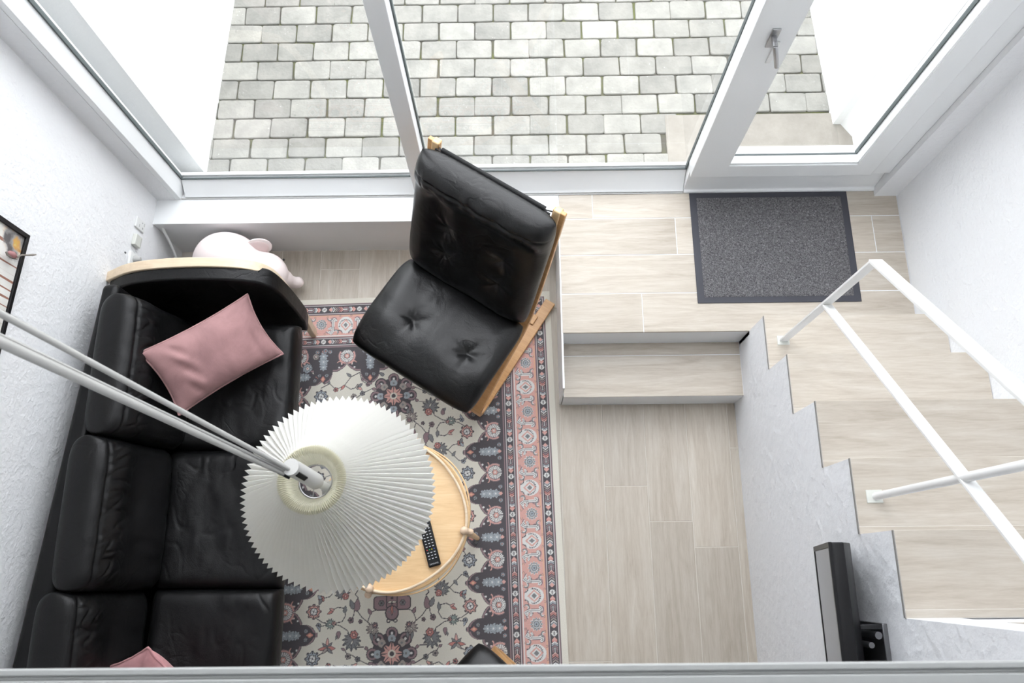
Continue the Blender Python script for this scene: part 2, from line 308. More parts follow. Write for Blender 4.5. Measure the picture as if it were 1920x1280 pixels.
# entrance platform with plank tiles, its riser and the step in front
b = MB(); b.box(.1965, XS, 1.006, 1.69, -.003, HP-.0012); b.box(XS, 1.733, .99, 1.69, -.003, HP-.0012)
plat = structure('floor_entrance_platform', b, M['smooth'])
rows = [1.6685, 1.544, 1.366, 1.184, 1.004]
jx = [[.35, 1.18, 2.2], [.72, 1.606, 2.2], [.95, 2.2], [.55, 2.2]]
for r, (ya, yb) in enumerate(zip(rows[1:], rows[:-1])):
    xs = [.1965]+[x for x in jx[r] if x < 1.7]+[1.733]
    for a, c in zip(xs[:-1], xs[1:]): plank(plat, a, c, ya, yb, HP, 'x')
plank(plat, XS+.06, 1.733, .93, 1.004, HP, 'x')
b = MB(); b.box(.2045, XS, .757, 1.006, 0, HP/2-.0012); st = tag(b.build('step', M['smooth']), 'low white-fronted step between lower floor and entrance platform', 'step')
plank(st, .2045, XS, .946, 1.006, HP/2, 'x'); plank(st, .2045, XS, .7555, .946, HP/2, 'x')
b = MB(); b.box(.1925, .2005, .76, 1.545, 0, HP-.001); structure('trim_2', b, M['paint'])
# ------------------------------------------------------------------ staircase
RS, GO, Y1 = .21807, .22365, 1.0025
b = MB()
for k in range(9):
    z = HP+RS*(k+1)-.010; y = Y1-.004-GO*k
    b.box(XS+.021, 1.734, y-GO-(.25 if k == 8 else 0), y, -.002, z)
b2 = MB()
stairs = tag(bpy.data.objects.new('staircase', None), 'straight stair of wood-look treads climbing beside the right wall', 'staircase'); S.collection.objects.link(stairs); stairs.location = (1.37, 1.0, 0)
body = b.build('stair_body', M['trowel'])
kids = [body]
for k in range(7):
    z = HP+RS*(k+1); yn = Y1-GO*k; yb = yn-GO+(0 if k < 6 else 0)
    x0 = XS-.002 if k < 5 else XS+.137
    b = MB(); b.box(x0+.001, 1.733, yb, yn, z-.010, z-.0006); t = b.build('tread', M['grout']); kids.append(t); b = MB(); b.box(x0-.0015, x0+.001, yb+.001, yn, z-.009, z-.0004); b.build('edge', M['tile_edge'], t)
    sp = yn-.202
    plank(t, x0+.0005, 1.733, yb+.0005, sp, z, 'x', name='tile', gap=.0006); plank(t, x0+.0005, 1.733, sp, yn+.001, z, 'x', name='tile', gap=.0006)
world_children(stairs, kids)
# trowelled wall that carries the stairs, stepped on top, and rising full height behind the fifth tread
b = MB(); pw = [(Y1+.003, 0), (Y1+.003, HP-.001)]
for k in range(5):
    z = HP+RS*(k+1)-.010; pw += [(Y1-GO*k, z), (Y1-GO*(k+1), z)]
pw += [(Y1-GO*5, 0)]
b.prism(pw, XS, XS+.02, 'x'); b.box(XS, XS+.020, -3.2, Y1-GO*5, 0, 1.2); b.box(XS, XS+.137, -3.2, Y1-GO*5, 1.2, 3.2)
structure('wall_stairs', b, M['trowel'])
# white handrail of flat bar
rail = empty('stair_railing', (1.07, .9, HP+RS), 'white flat-bar stair railing with a sloping handrail above the treads', 'railing')
RX = 1.072
z0 = HP+RS; parts = []
b = MB(); b.strip([(RX, .897, z0-.001), (RX, .889, 1.405)], .034, .008); parts.append(b.build('post', M['whitemetal'], bevel=.001))
dy, dz = -.535, .557; e = 1.15
b = MB(); b.strip([(RX, .892, 1.398), (RX, .892+dy*e*1.9, 1.398+dz*e*1.9)], .040, .010); parts.append(b.build('handrail', M['whitemetal'], bevel=.0015))
b = MB(); b.strip([(RX, .884, 1.012), (RX, .884+(-.847)*1.35, 1.012+.845*1.35)], .034, .009); parts.append(b.build('middle_rail', M['whitemetal'], bevel=.0015))
b = MB(); b.tube([(1.064, .217, HP+RS*4-.001), (1.068, .213, 2.10)], .0115, 14); parts.append(b.build('post', M['whitemetal'], smooth=True))
for (x, y, z) in ((RX-.002, .897, z0), (1.060, .217, HP+RS*4)):
    b = MB(); b.box(x-.024, x+.024, y-.019, y+.019, z, z+.003); parts.append(b.build('foot_plate', M['creamplastic'], bevel=.001))
world_children(rail, parts)
# ------------------------------------------------------------------ mezzanine edge near the camera
b = MB(); b.box(-1.95, XS-.001, -3.2, -.142, 2.36, 2.538); structure('floor_mezzanine', b, M['smooth'])
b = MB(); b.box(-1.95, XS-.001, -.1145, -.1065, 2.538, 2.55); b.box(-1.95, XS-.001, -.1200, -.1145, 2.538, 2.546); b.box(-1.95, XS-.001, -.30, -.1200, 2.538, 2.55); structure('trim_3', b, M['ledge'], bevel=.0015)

# ================================================================== WINDOWS AND DOOR
G = 1.735; GD = 1.705
def frame_bar(x0, x1, z0, z1, y0=WY, y1=1.76, m='paint'): return MB().box(x0, x1, y0, y1, z0, z1)
win = tag(bpy.data.objects.new('window_1', None), None, None, kind='structure'); S.collection.objects.link(win); win.location = (0, WY, HP)
K = []
ZT = 2.5
for (x0, x1, zt) in ((-1.512, -.456, .398), (-.388, .764, .436)):
    b = MB(); b.prism([(1.671, HP), (1.671, HP+.010), (1.684, HP+.018), (1.733, zt), (1.76, zt), (1.76, HP)], x0, x1, 'x'); K.append(b.build('bottom_frame', M['paint'], bevel=.002))
b = MB(); b.prism([(-1.556, 1.664), (-1.532, 1.664), (-1.530, 1.674), (-1.512, 1.733), (-1.512, 1.76), (-1.556, 1.76)], HP, 4.0, 'z'); K.append(b.build('side_frame', M['paint'], bevel=.002))
b = MB(); b.box(-1.530, .764, 1.6635, 1.6700, HP, HP+.004); K.append(b.build('gasket', M['greyplastic']))
b = MB(); b.box(-.456, -.388, WY-.004, 1.76, HP+.028, 4.0); K.append(b.build('mullion', M['paint'], bevel=.003))
b = MB(); b.box(-1.5, 1.56, WY, 1.76, ZT, ZT+.09); b.box(-1.5, 1.56, WY, 1.76, 3.93, 4.0); K.append(b.build('added_transom', M['paint'], bevel=.003))  # out of view: transom and glazing above it added to let in more daylight
for (x0, x1, z0, z1) in ((-1.512, -.456, .400, ZT), (-.388, .765, .438, ZT), (-1.512, -.456, ZT+.09, 3.93), (-.388, .79, ZT+.09, 3.93), (.84, 1.56, ZT+.09, 3.93)):
    b = MB(); b.box(x0, x1, G, G+.006, z0-.004, z1); K.append(b.build('pane', M['glass']))
    g = MB()
    for (a, c, d, e_) in ((x0, x0+.006, z0, z1), (x1-.006, x1, z0, z1)): g.box(a, c, G-.006, G+.012, d, e_)
    g.box(x0, x1, G-.006, G+.001, z0-.003, z0+.003); K.append(g.build('gasket', M['gasket']))
    g = MB(); g.box(x0, x1, G+.008, G+.024, z0-.02, z0+.014); g.box(x0-.012, x0+.004, G+.008, G+.024, z0, z1); K.append(g.build('glazing_bead', M['paint'], bevel=.002))
b = MB(); b.box(-1.6, 1.70, 1.76, 1.795, .22, HP-.01); K.append(b.build('outer_sill', M['paint'], bevel=.004))
b = MB(); b.box(.79, .84, WY, 1.76, ZT, 4.0); K.append(b.build('mullion', M['paint'], bevel=.003))
world_children(win, K)
door = tag(bpy.data.objects.new('door_1', None), kind='structure'); S.collection.objects.link(door); door.location = (1.2, WY, HP)
K = []
b = MB(); b.prism([(1.664, HP), (1.664, HP+.014), (1.676, HP+.022), (1.690, HP+.165), (1.76, HP+.165), (1.76, HP)], .765, 1.632, 'x'); b.box(1.550, 1.632, WY-.004, 1.76, HP+.165, ZT+.09); b.box(.765, .790, WY-.004, 1.76, HP+.165, ZT); K.append(b.build('door_frame', M['paint'], bevel=.003))
b = MB(); b.box(.762, .905, WY-.014, 1.75, HP+.170, ZT-.01); b.box(1.455, 1.547, WY-.014, 1.75, HP+.170, ZT-.01); b.box(.905, 1.455, WY-.014, 1.75, HP+.170, HP+.262); b.box(.905, 1.455, WY-.014, 1.75, ZT-.10, ZT-.01); K.append(b.build('door_leaf', M['paint'], bevel=.003))
b = MB(); b.box(.905, 1.455, GD, GD+.006, HP+.262, ZT-.1); K.append(b.build('pane', M['glass']))
b = MB(); b.box(.900, .911, WY-.008, GD, HP+.262, ZT-.1); b.box(1.449, 1.458, WY-.008, GD, HP+.262, ZT-.1); b.box(.905, 1.455, WY-.008, GD, HP+.262, HP+.274); K.append(b.build('glazing_bead', M['paint'], bevel=.002))
b = MB(); b.box(.905, .911, GD-.006, GD+.001, HP+.27, ZT-.1); b.box(1.444, 1.449, GD-.006, GD+.012, HP+.27, ZT-.1); b.box(.905, 1.449, GD-.006, GD+.001, HP+.270, HP+.277); b.box(1.5475, 1.5495, WY-.008, WY+.01, HP+.165, ZT); b.box(.84, 1.55, WY-.008, WY+.01, HP+.166, HP+.169); K.append(b.build('gasket', M['gasket']))
hy = WY-.014
b = MB(); b.box(.822, .850, hy-.006, hy, 1.385, 1.475); pl = b.build('handle_plate', M['steel'], bevel=.002); K.append(pl)
b = MB(); b.tube([(.836, hy, 1.44), (.836, hy-.045, 1.44)], .009, 12); b.tube([(.836, hy-.043, 1.443), (.839, hy-.050, 1.432), (.852, hy-.052, 1.395), (.868, hy-.052, 1.348)], [.008, .0085, .0085, .008], 14); K.append(b.build('handle', M['steel'], bevel=.001))
b = MB(); b.box(.850, .868, hy-.005, hy, 1.30, 1.41); K.append(b.build('lock_cover', M['whiteplastic'], bevel=.002))
world_children(door, K)

# ================================================================== COURTYARD OUTSIDE
GZ = .20
b = MB(); b.box(-4, 4, 1.80, 9, GZ-.2, GZ-.012); ground = structure('ground', b, M['moss'])
pv = []
for i in range(8):
    b = MB(); rnd = random.Random(i); lx, ly = .1800/2-.0014, .1085/2-.0010; c = .017; pts = []
    for (sx, sy) in ((1, 1), (-1, 1), (-1, -1), (1, -1)):
        cc = c*rnd.uniform(.5, 1.3); jx_, jy = rnd.uniform(-.0025, .001), rnd.uniform(-.0022, .001)
        ex, ey = lx+jx_, ly+jy
        arc_ = [(ex-cc, ey), (ex-cc*.35, ey-cc*.12), (ex-cc*.10, ey-cc*.40), (ex, ey-cc)]
        if sx*sy > 0: arc_ = arc_[::-1]
        pts += [(sx*x, sy*y) for x, y in arc_]
    n_ = len(pts); vs = [(x, y, -.03) for x, y in pts]+[(x, y, -.004) for x, y in pts]+[(x*.965, y*.94, 0) for x, y in pts]
    b.add(vs, [tuple(range(2*n_, 3*n_))]+[(k+a*n_, (k+1) % n_+a*n_, (k+1) % n_+(a+1)*n_, k+(a+1)*n_) for a in (0, 1) for k in range(n_)])
    me = bpy.data.meshes.new('paver'); me.from_pydata(b.v, [], b.f); me.materials.append(M['paver']); pv.append(me)
rnd = random.Random(3)
PX, PY = .1815, .1094
lw = lambda Y: -1.485+.044*(Y-1.88); rw = lambda Y: 1.558-.046*(Y-1.9)
cnt = 0; far = MB()
for r in range(0, 40):
    yc = 2.166-PY*3.5+PY*r
    for k in range(-9, 10):
        xc = -.107+PX*(k+.5)+(PX/2 if r % 2 == 0 else 0)+rnd.uniform(-.004, .004)
        if xc+PX/2 < lw(yc) or xc-PX/2 > rw(yc)-.01: continue
        if xc > .72 and yc < 2.12: continue
        if cnt < 290 and yc < 3.35:
            o = bpy.data.objects.new('paver', rnd.choice(pv)); S.collection.objects.link(o); o.parent = ground; o.location = (xc, yc+rnd.uniform(-.0015, .0015), GZ+rnd.uniform(-.002, .002)); o.rotation_euler = (rnd.uniform(-.006, .006), rnd.uniform(-.004, .004), rnd.uniform(-.008, .008)+(math.pi if rnd.random() < .5 else 0)); cnt += 1
        else: far.box(xc-PX/2+.004, xc+PX/2-.004, yc-PY/2+.004, yc+PY/2-.004, GZ-.02, GZ)
far.build('paver_rows', M['paver'], ground, kind='stuff')
b = MB(); b.box(.735, 1.64, 1.80, 2.155, GZ-.05, GZ+.004); structure('trim_4', b, M['slab'], bevel=.006)
b = MB(); b.prism([(lw(1.86), 1.86), (lw(6), 6), (lw(6)-.25, 6), (lw(1.86)-.25, 1.86)], 0, 1.9, 'z'); structure('wall_courtyard_left', b, M['outer'])
b = MB(); b.prism([(rw(2.128)+.0, 2.09), (rw(6), 6), (rw(6)+.25, 6), (1.9, 1.9), (1.632, 1.9), (1.632, 2.02), (1.585, 2.09)], 0, 1.9, 'z'); structure('wall_courtyard_right', b, M['outer'])
b = MB(); b.box(-2, 2, 6.0, 6.2, 0, 1.9); structure('wall_courtyard_far', b, M['outer'])

# ================================================================== RUG
def rug_colours(x, y, HW=.724, HL=1.025):
    """Colours of the woven pattern; x, y are rug coordinates in metres (arrays)."""
    import numpy as np
    C = dict(cream=(.75,.72,.635), dark=(.115,.107,.115), pink=(.70,.41,.365), mauve=(.33,.235,.25), blue=(.40,.44,.48),
             white=(.74,.74,.72), grey=(.25,.255,.26), green=(.30,.36,.33), rose=(.60,.27,.24), taupe=(.42,.37,.34), peach=(.74,.46,.32))
    out = np.empty(x.shape + (3,)); out[:] = C['cream']
    def put(m, c): out[m] = C[c]
    def rot(u, v, a): c, s = np.cos(a), np.sin(a); return u*c+v*s, -u*s+v*c
    def disc(u, v, r, c): put(u*u+v*v < r*r, c)
    def ell(u, v, a, b, c): put((u/a)**2+(v/b)**2 < 1, c)
    def flower(u, v, r, n, c, o='dark', k='white', ck=None, ph=0.):
        rr = np.hypot(u, v); th = np.arctan2(v, u)+ph
        R = r*(.80+.20*np.abs(np.cos(n*th/2))*1.0)
        put(rr < R, o); put(rr < R-.0028, c); 
        put((rr < R-.0028) & (np.abs(np.sin(n*th/2)) < .0019/np.maximum(rr, .004)*n/4) & (rr > r*.38), o)
        put(rr < r*.38, o); put(rr < r*.38-.002, k)
        if ck: put(rr < r*.16, ck)
    def leaf(u, v, a, L, w, c, o='dark'):
        p, q = rot(u, v, a); t = p/L
        h = w*np.sqrt(np.clip(t, 0, 1))*(1-np.clip(t, 0, 1))*2.6
        ok = (t > 0) & (t < 1)
        put(ok & (np.abs(q) < h), o); put((t > .06) & (t < .9) & (np.abs(q) < h-.0024), c)
    def seg(u, v, p0, p1, w, c):
        dx, dy = p1[0]-p0[0], p1[1]-p0[1]; L = dx*dx+dy*dy
        t = np.clip(((u-p0[0])*dx+(v-p0[1])*dy)/L, 0, 1)
        put(np.hypot(u-p0[0]-t*dx, v-p0[1]-t*dy) < w, c)
    def poly(u, v, pts, w, c):
        for a, b in zip(pts[:-1], pts[1:]): seg(u, v, a, b, w, c)
    def arc(u, v, cx, cy, r, a0, a1, w, c):
        th = np.arctan2(v-cy, u-cx); m = np.mod(th-a0, 2*np.pi) < np.mod(a1-a0-1e-6, 2*np.pi)+1e-6
        put(m & (np.abs(np.hypot(u-cx, v-cy)-r) < w), c)
    ax, ay = np.abs(x), np.abs(y)
    px, py = HW-ax, HL-ay                     # depth from the side edges and from the end edges
    side = px < py
    p = np.where(side, px, py)
    q = np.where(side, ay, ax)                # along the border, folded
    # ---------- field: vines and flowers, mirrored in both axes
    fx, fy = ax, ay
    V = [[(.10,.60),(.145,.578),(.17,.56),(.186,.565),(.20,.54)], [(.169,.51),(.19,.462),(.225,.44),(.26,.432),(.30,.425),(.335,.402)],
         [(.26,.432),(.215,.425),(.20,.40),(.207,.37),(.235,.365),(.254,.375)], [(.276,.53),(.30,.55),(.335,.57)], [(.26,.43),(.30,.44),(.316,.437)],
         [(.212,.315),(.25,.30),(.28,.27),(.30,.25),(.32,.245)], [(.25,.30),(.27,.32),(.307,.329)], [(.16,.36),(.165,.40),(.177,.42)],
         [(.16,.37),(.13,.41),(.105,.43),(.08,.45)], [(.105,.43),(.09,.39),(.06,.38)], [(.16,.35),(.147,.328),(.16,.315),(.15,.30)], [(.169,.50),(.15,.53),(.12,.53)],
         [(.212,.30),(.20,.25),(.17,.22),(.14,.17)], [(.20,.25),(.24,.21),(.27,.17),(.26,.12),(.22,.08)], [(.27,.17),(.31,.14),(.335,.19)],
         [(.22,.08),(.25,.03),(.30,.02),(.33,.0)], [(.12,.70),(.16,.68),(.20,.66),(.23,.62),(.27,.60)], [(.23,.62),(.20,.60),(.165,.61)],
         [(.16,.68),(.15,.64),(.12,.62)], [(.27,.60),(.30,.63),(.34,.61)]]
    for v in V: poly(fx, fy, v, .0019, 'dark')
    # central medallion (under the table) and the finial above it
    th = np.arctan2(fy, fx); rr = np.hypot(fx/.82, fy)
    R = .235+.022*np.abs(np.cos(6*th))
    put(rr < R, 'dark'); put(rr < R-.008, 'mauve'); put(rr < R-.020, 'dark'); put(rr < R-.032, 'taupe')
    for k in range(5):
        a = k*np.pi/8; flower(fx-.16*np.cos(a), fy-.19*np.sin(a), .03, 6, 'pink', k='cream')
    flower(fx, fy, .11, 12, 'rose', k='blue', ck='dark')
    # finial: two round lobes and a heart-shaped palmette
    for s in (.046,):
        m = np.maximum(np.abs(fx-s)-.018, 0)**2+np.maximum(np.abs(fy-.355)-.012, 0)**2
        put(m < .018**2, 'dark'); put(m < .0135**2, 'mauve'); flower(fx-s, fy-.355, .014, 6, 'grey', k='dark')
    put((fx < .025) & (fy > .30) & (fy < .375), 'dark'); put((fx < .020) & (fy > .30) & (fy < .372), 'mauve')
    m = np.hypot(fx, (fy-.395)*np.where(fy > .395, .9, 1)); put(m < .030, 'dark'); put(m < .025, 'mauve')
    leaf(fx, fy-.352, 0.0, .022, .006, 'cream'); disc(fx, fy-.357, .005, 'dark'); disc(fx, fy-.335, .006, 'dark'); leaf(fx, fy-.365, 1.57, .045, .006, 'rose'); disc(fx-.012, fy-.392, .004, 'grey')
    arc(fx, fy, .015, .428, .007, 0, 6.28, .0022, 'dark')
    # eight-lobed stars
    for cy in (.561,):
        u, v = fx/1.38, (fy-cy)/1.38; t8 = np.arctan2(v, u); r8 = np.hypot(u, v)
        for k in range(8):
            a = k*np.pi/4; du, dv = u-.060*np.cos(a), v-.060*np.sin(a); rad = .021 if k % 2 else .019
            put(np.hypot(du, dv) < rad, 'dark')
        put(r8 < .062, 'dark')
        for k in range(8):
            a = k*np.pi/4; du, dv = u-.060*np.cos(a), v-.060*np.sin(a)
            put(np.hypot(du, dv) < .0165, 'mauve'); put(np.hypot(du, dv) < .0105, 'dark'); put(np.hypot(du, dv) < .004, 'white')
        for k in range(8):
            a = k*np.pi/4; du, dv = u-.044*np.cos(a), v-.044*np.sin(a)
            put(np.hypot(du, dv) < .012, 'blue' if k % 2 == 0 else 'taupe'); put(np.hypot(du, dv) < .004, 'grey')
        put(r8 < .036, 'dark'); put(r8 < .033*(.84+.16*np.cos(8*t8)), 'pink'); put((r8 < .033) & (np.abs(np.sin(4*t8)) < .22), 'dark')
        put(r8 < .012, 'cream'); put(r8 < .007, 'dark')
    # palmettes and small flowers (rug coordinates read off the visible quarter)
    def palmette(cx, cy, a, s, c1='grey', c2='rose'):
        u, v = rot(fx-cx, fy-cy, a); s *= 1.35; t = np.arctan2(v, u); r = np.hypot(u, v)
        R = s*(.86+.14*np.cos(13*t))*(1-.25*np.cos(t)); put(r < R, 'dark'); put(r < R-.003, c1)
        put((r < R-.003) & (np.abs(np.sin(6.5*t)) < .25) & (r > s*.5), 'dark')
        flower(u-s*.45, v, s*.48, 6, c2, k='pink'); leaf(u+s*.1, v+s*.1, 3.0, s*.6, .005, 'cream')
    palmette(.169, .497, -1.9, .030); palmette(.212, .308, 2.2, .026, 'grey', 'rose'); palmette(.26, .432, 3.3, .017, 'green', 'pink')
    palmette(.14, .165, 2.2, .026); palmette(.22, .08, 0., .024, 'grey', 'rose'); palmette(.12, .70, 1.2, .026, 'grey', 'pink'); palmette(.08, .455, -2.2, .021, 'taupe', 'mauve')
    for (cx, cy, s, c) in ((.316,.437,.0085,'blue'), (.32,.245,.0085,'blue'), (.186,.565,.010,'taupe'), (.145,.578,.009,'grey'), (.177,.42,.010,'mauve'), (.136,.427,.007,'mauve'),
                           (.307,.329,.011,'rose'), (.165,.61,.010,'taupe'), (.12,.62,.008,'mauve'), (.31,.14,.009,'rose'), (.25,.03,.009,'blue'), (.27,.60,.009,'rose')):
        flower(fx-cx, fy-cy, s*1.4, 5, c, k='dark')
    for (cx, cy, a, L, w, c) in ((.254,.378,.5,.026,.006,'rose'), (.25,.378,-.4,.02,.005,'pink'), (.205,.39,-1.7,.026,.007,'grey'), (.228,.462,1.5,.028,.008,'mauve'), (.235,.48,1.3,.016,.004,'grey'),
                                 (.276,.53,-1.6,.036,.0065,'pink'), (.276,.53,-2.3,.026,.006,'grey'), (.276,.53,-.8,.026,.006,'grey'), (.276,.53,3.1,.030,.008,'rose'), (.276,.53,.1,.034,.007,'rose'), (.276,.53,2.4,.028,.006,'grey'), (.276,.53,.8,.026,.006,'taupe'),
                                 (.155,.385,-1.7,.045,.012,'mauve'), (.166,.375,-1.2,.036,.009,'grey'), (.09,.40,-1.1,.024,.007,'mauve'), (.09,.475,1.8,.03,.006,'grey'), (.065,.475,1.4,.024,.006,'grey'),
                                 (.20,.54,-.5,.016,.005,'mauve'), (.115,.53,2.4,.018,.006,'mauve'), (.307,.329,1.2,.022,.006,'grey'), (.307,.329,-.8,.02,.006,'blue'), (.32,.25,.6,.018,.005,'grey'), (.316,.44,1.9,.02,.005,'blue'), (.27,.27,1.0,.022,.006,'grey'),
                                 (.24,.21,-2.2,.025,.007,'grey'), (.17,.22,2.9,.024,.007,'mauve'), (.27,.17,.0,.024,.006,'rose'), (.30,.02,-.6,.022,.006,'rose'), (.20,.66,.7,.024,.006,'grey'), (.23,.62,-.9,.024,.006,'rose'), (.165,.61,-2.4,.022,.006,'pink'), (.165,.61,2.4,.022,.006,'grey'),
                                 (.15,.64,2.4,.022,.006,'mauve'), (.30,.63,.9,.024,.006,'grey'), (.06,.62,-.8,.030,.008,'mauve'), (.045,.66,.6,.024,.007,'grey'), (.10,.60,-2.8,.02,.006,'mauve')):
        leaf(fx-cx, fy-cy, a, L*1.25, w*1.25, c)
    # ---------- dark scalloped zone
    P = np.where(side, .19, .2215)
    z = np.mod(q+P/4*0, P); zc = np.abs(z-P/2)                # 0 at a cartouche, P/2 at a fan
    zf = P/2-zc
    B = np.where(zc < .044, .338+.060*np.sqrt(np.clip(1-(zc/.045)**2, 0, 1)), .338)
    B = np.where(zc < .010, B+.008, B)
    B = np.where(zf < .045, .296+.042*np.sqrt(np.clip(zf/.045, 0, 1)), B)
    cd = np.hypot(px-.28, py-.28)                              # corner piece
    corner = (px < .42) & (py < .42) & (px+py < .66)
    dz = (p > .211) & (p < B)
    inz = dz | (corner & (p > .211))
    edge = np.where(corner, .66-(px+py)+.018*np.cos((px-py)*55), B-p); edge = np.where(corner & (B-p > edge), B-p, edge)
    zone = (p > .205) & (edge > 0)
    put(zone, 'mauve'); put(zone & (edge < .003), 'dark'); put(zone & (edge > .0105), 'dark')
    Z = zone & (edge > .0115); save = out.copy()
    # cartouche with its blue flowers
    for k, (o, s) in enumerate(((.262, .021), (.288, .023), (.314, .019))):
        t = np.arctan2(zc, p-o); r = np.hypot(zc, p-o); R = s*(.84+.16*np.cos(7*t)); put(r < R, 'blue'); put((r < R*.72) & (r > R*.60), 'grey'); put(r < R*.2, 'white')
    for s in (.020,): 
        flower(p-.240, zc-.030, .012, 5, 'blue', k='pink')
        flower(p-.354, zc-.017, .011, 5, 'blue', k='taupe')
    m = np.abs(p-.372)/.016+zc/.011; put(m < 1, 'rose'); put(m < .5, 'peach')
    m = np.abs(p-.238)/.010+zc/.009; put(m < 1, 'pink')
    # fan
    arc(p, zf, .262, 0, .036, -2.2, 2.2, .0055, 'mauve'); arc(p, zf, .262, 0, .036, -2.2, 2.2, .0025, 'pink')
    t = np.arctan2(zf, p-.262); r = np.hypot(zf, p-.262)
    put((r < .030) & (r > .013) & (np.mod(t*3.2, 1) < .72), 'white'); put(r < .016*(.85+.15*np.cos(6*t)), 'dark'); put(r < .013*(.85+.15*np.cos(6*t)), 'pink'); put(r < .004, 'white')
    for (a, b) in ((.300,.024),(.318,.036)): disc(p-a, zf-b, .0048, 'white')
    arc(p, zf, .300, .034, .012, 2.0, 5.0, .0022, 'pink')
    if True:                                                     # corner flowers
        for (a, b, s, c) in ((.262,.262,.030,'rose'), (.30,.235,.016,'pink'), (.235,.30,.016,'pink'), (.318,.318,.026,'blue'), (.355,.262,.018,'taupe'), (.262,.355,.018,'taupe'), (.40,.235,.014,'blue'), (.235,.40,.014,'blue')):
            mm = corner; t_ = np.hypot(px-a, py-b) < s
            sv = out.copy(); flower(px-a, py-b, s, 7, c, k='white', ck='rose'); out[~mm] = sv[~mm]
    out[~Z] = save[~Z]
    # field rosettes that point at the fans (sides only)
    fm = (p > .345) & side; sv = out.copy()
    d = np.mod(y+.095, .19)-.095; k = np.round(y/.19); u, v = (px-.386)/1.5, d/1.5
    t = np.arctan2(v, u); r = np.hypot(u, v); R = .0215*(.88+.12*np.cos(8*t)); sel = fm & (np.abs(y) < .62)
    def ps(m, c): out[m & sel] = C[c]
    ps(r < R+.001, 'dark'); ps(r < R-.002, 'blue'); odd = np.mod(k, 2) == 0; ps((r < R-.002) & odd, 'pink')
    ps((np.abs(np.sin(4*t)) < .26) & (r < R) & (r > .008), 'dark'); ps((r > .0088) & (r < .0112), 'dark'); ps(r < .0088, 'white'); ps((r < .0088) & (np.abs(np.sin(2*t+.78)) < .3), 'grey'); ps(r < .0022, 'dark')
    # ---------- borders
    def band(a, b, c): put((p >= a) & (p < b), c)
    band(-.1, 0, 'cream'); band(0, .0075, 'mauve'); band(.0015, .0045, 'dark'); band(.0075, .0105, 'white'); band(.0105, .047, 'dark')
    band(.047, .0495, 'white'); band(.0495, .0565, 'mauve'); band(.0515, .054, 'dark'); band(.0565, .1645, 'pink'); band(.1645, .1715, 'mauve'); band(.167, .1695, 'dark')
    band(.1715, .174, 'white'); band(.174, .2055, 'dark'); band(.2055, .208, 'white'); band(.208, .219, 'mauve'); band(.211, .214, 'dark')
    def guard(p0, hw):
        m0 = np.abs(p-p0) < hw; sv = out.copy(); per = .168; d = np.mod(q+per/2, per)-per/2; v = p-p0; ad = np.abs(v)
        t = np.arctan2(v, d); r = np.hypot(d, v)
        put((r < .0125*(.80+.2*np.abs(np.cos(4*t)))), 'white'); put((r < .0125) & (np.abs(np.sin(4*t)) < .22) & (r > .004), 'grey'); put(r < .0048, 'dark'); put(r < .0022, 'white')
        e = np.mod(q, per)                                        # running along: heart, chevrons, tulips
        put((np.abs(e-.026)+ad*.9) < .011, 'pink'); put((np.abs(e-.030)+ad*.9 < .011) & (e > .028), 'rose')
        for i, (o, c) in enumerate(((.034,'white'),(.041,'blue'),(.050,'mauve'),(.058,'grey'),(.078,'pink'),(.086,'rose'),(.096,'mauve'),(.106,'taupe'),(.117,'white'),(.126,'blue'))):
            sg = -1 if i < 4 else 1
            w = e-o-sg*ad*.75 if i >= 4 else e-o+ad*(-.6)
            put((np.abs(w) < .0027) & (ad < hw-.004), c)
        put((np.abs(e-.068) < .008) & (np.abs(ad-.008) < .003), 'mauve'); put((np.abs(e-.068) < .011) & (ad < .0022), 'white')
        put((np.abs(e-.137)+ad*.9) < .010, 'pink')
        out[~m0] = sv[~m0]
    guard(.0288, .017); guard(.1897, .0145)
    m0 = (p > .0575) & (p < .1640); sv = out.copy(); per = .232
    qq = q+np.where(side, 0, per/2); d = np.mod(qq+per/2, per)-per/2; v = p-.108; ad = np.abs(d)
    # ground scrolls
    put(np.abs(p-.0605) < .0022, 'peach'); put(np.abs(p-.160) < .002, 'white')
    for (cu, cv, r0, a0, a1, c) in ((.036,.022,.016,-1.2,2.6,'mauve'), (.060,-.022,.016,1.6,5.6,'mauve'), (.040,-.034,.010,.2,4.0,'grey'), (.070,.034,.011,3.5,7.4,'grey')):
        arc(ad, v, cu, cv, r0, a0, a1, .0026, c); arc(ad, v, cu, cv, r0-.0045, a0, a1, .0016, 'white')
    # rosette
    t = np.arctan2(v+.005, d); r = np.hypot(d, v+.005); R = .0265*(.88+.12*np.cos(12*t)); put(r < R+.0018, 'white'); put(r < R, 'grey'); put((r < R) & (np.abs(np.sin(6*t)) < .25), 'blue'); put((r < .017) & (r > .0145), 'white'); put(r < .009, 'blue'); put(r < .003, 'dark')
    # diamond flower
    e = per/2-ad; r = np.abs(e)/.034+np.abs(v)/.044
    put((np.hypot(e/.036, v/.042) < 1), 'white'); tt = np.arctan2(v-.004, e); rr2 = np.hypot(e, v-.004)
    put((rr2 < .033) & (rr2 > .0275) & (v < .012) & (np.mod(tt*4, 1) < .6), 'dark'); m = np.abs(e)/.026+np.abs(v)/.030
    put(m < 1, 'pink'); put(m < .70, 'white'); put(m < .42, 'grey')
    arc(e, v, .030, .040, .014, 3.0, 5.2, .002, 'dark')
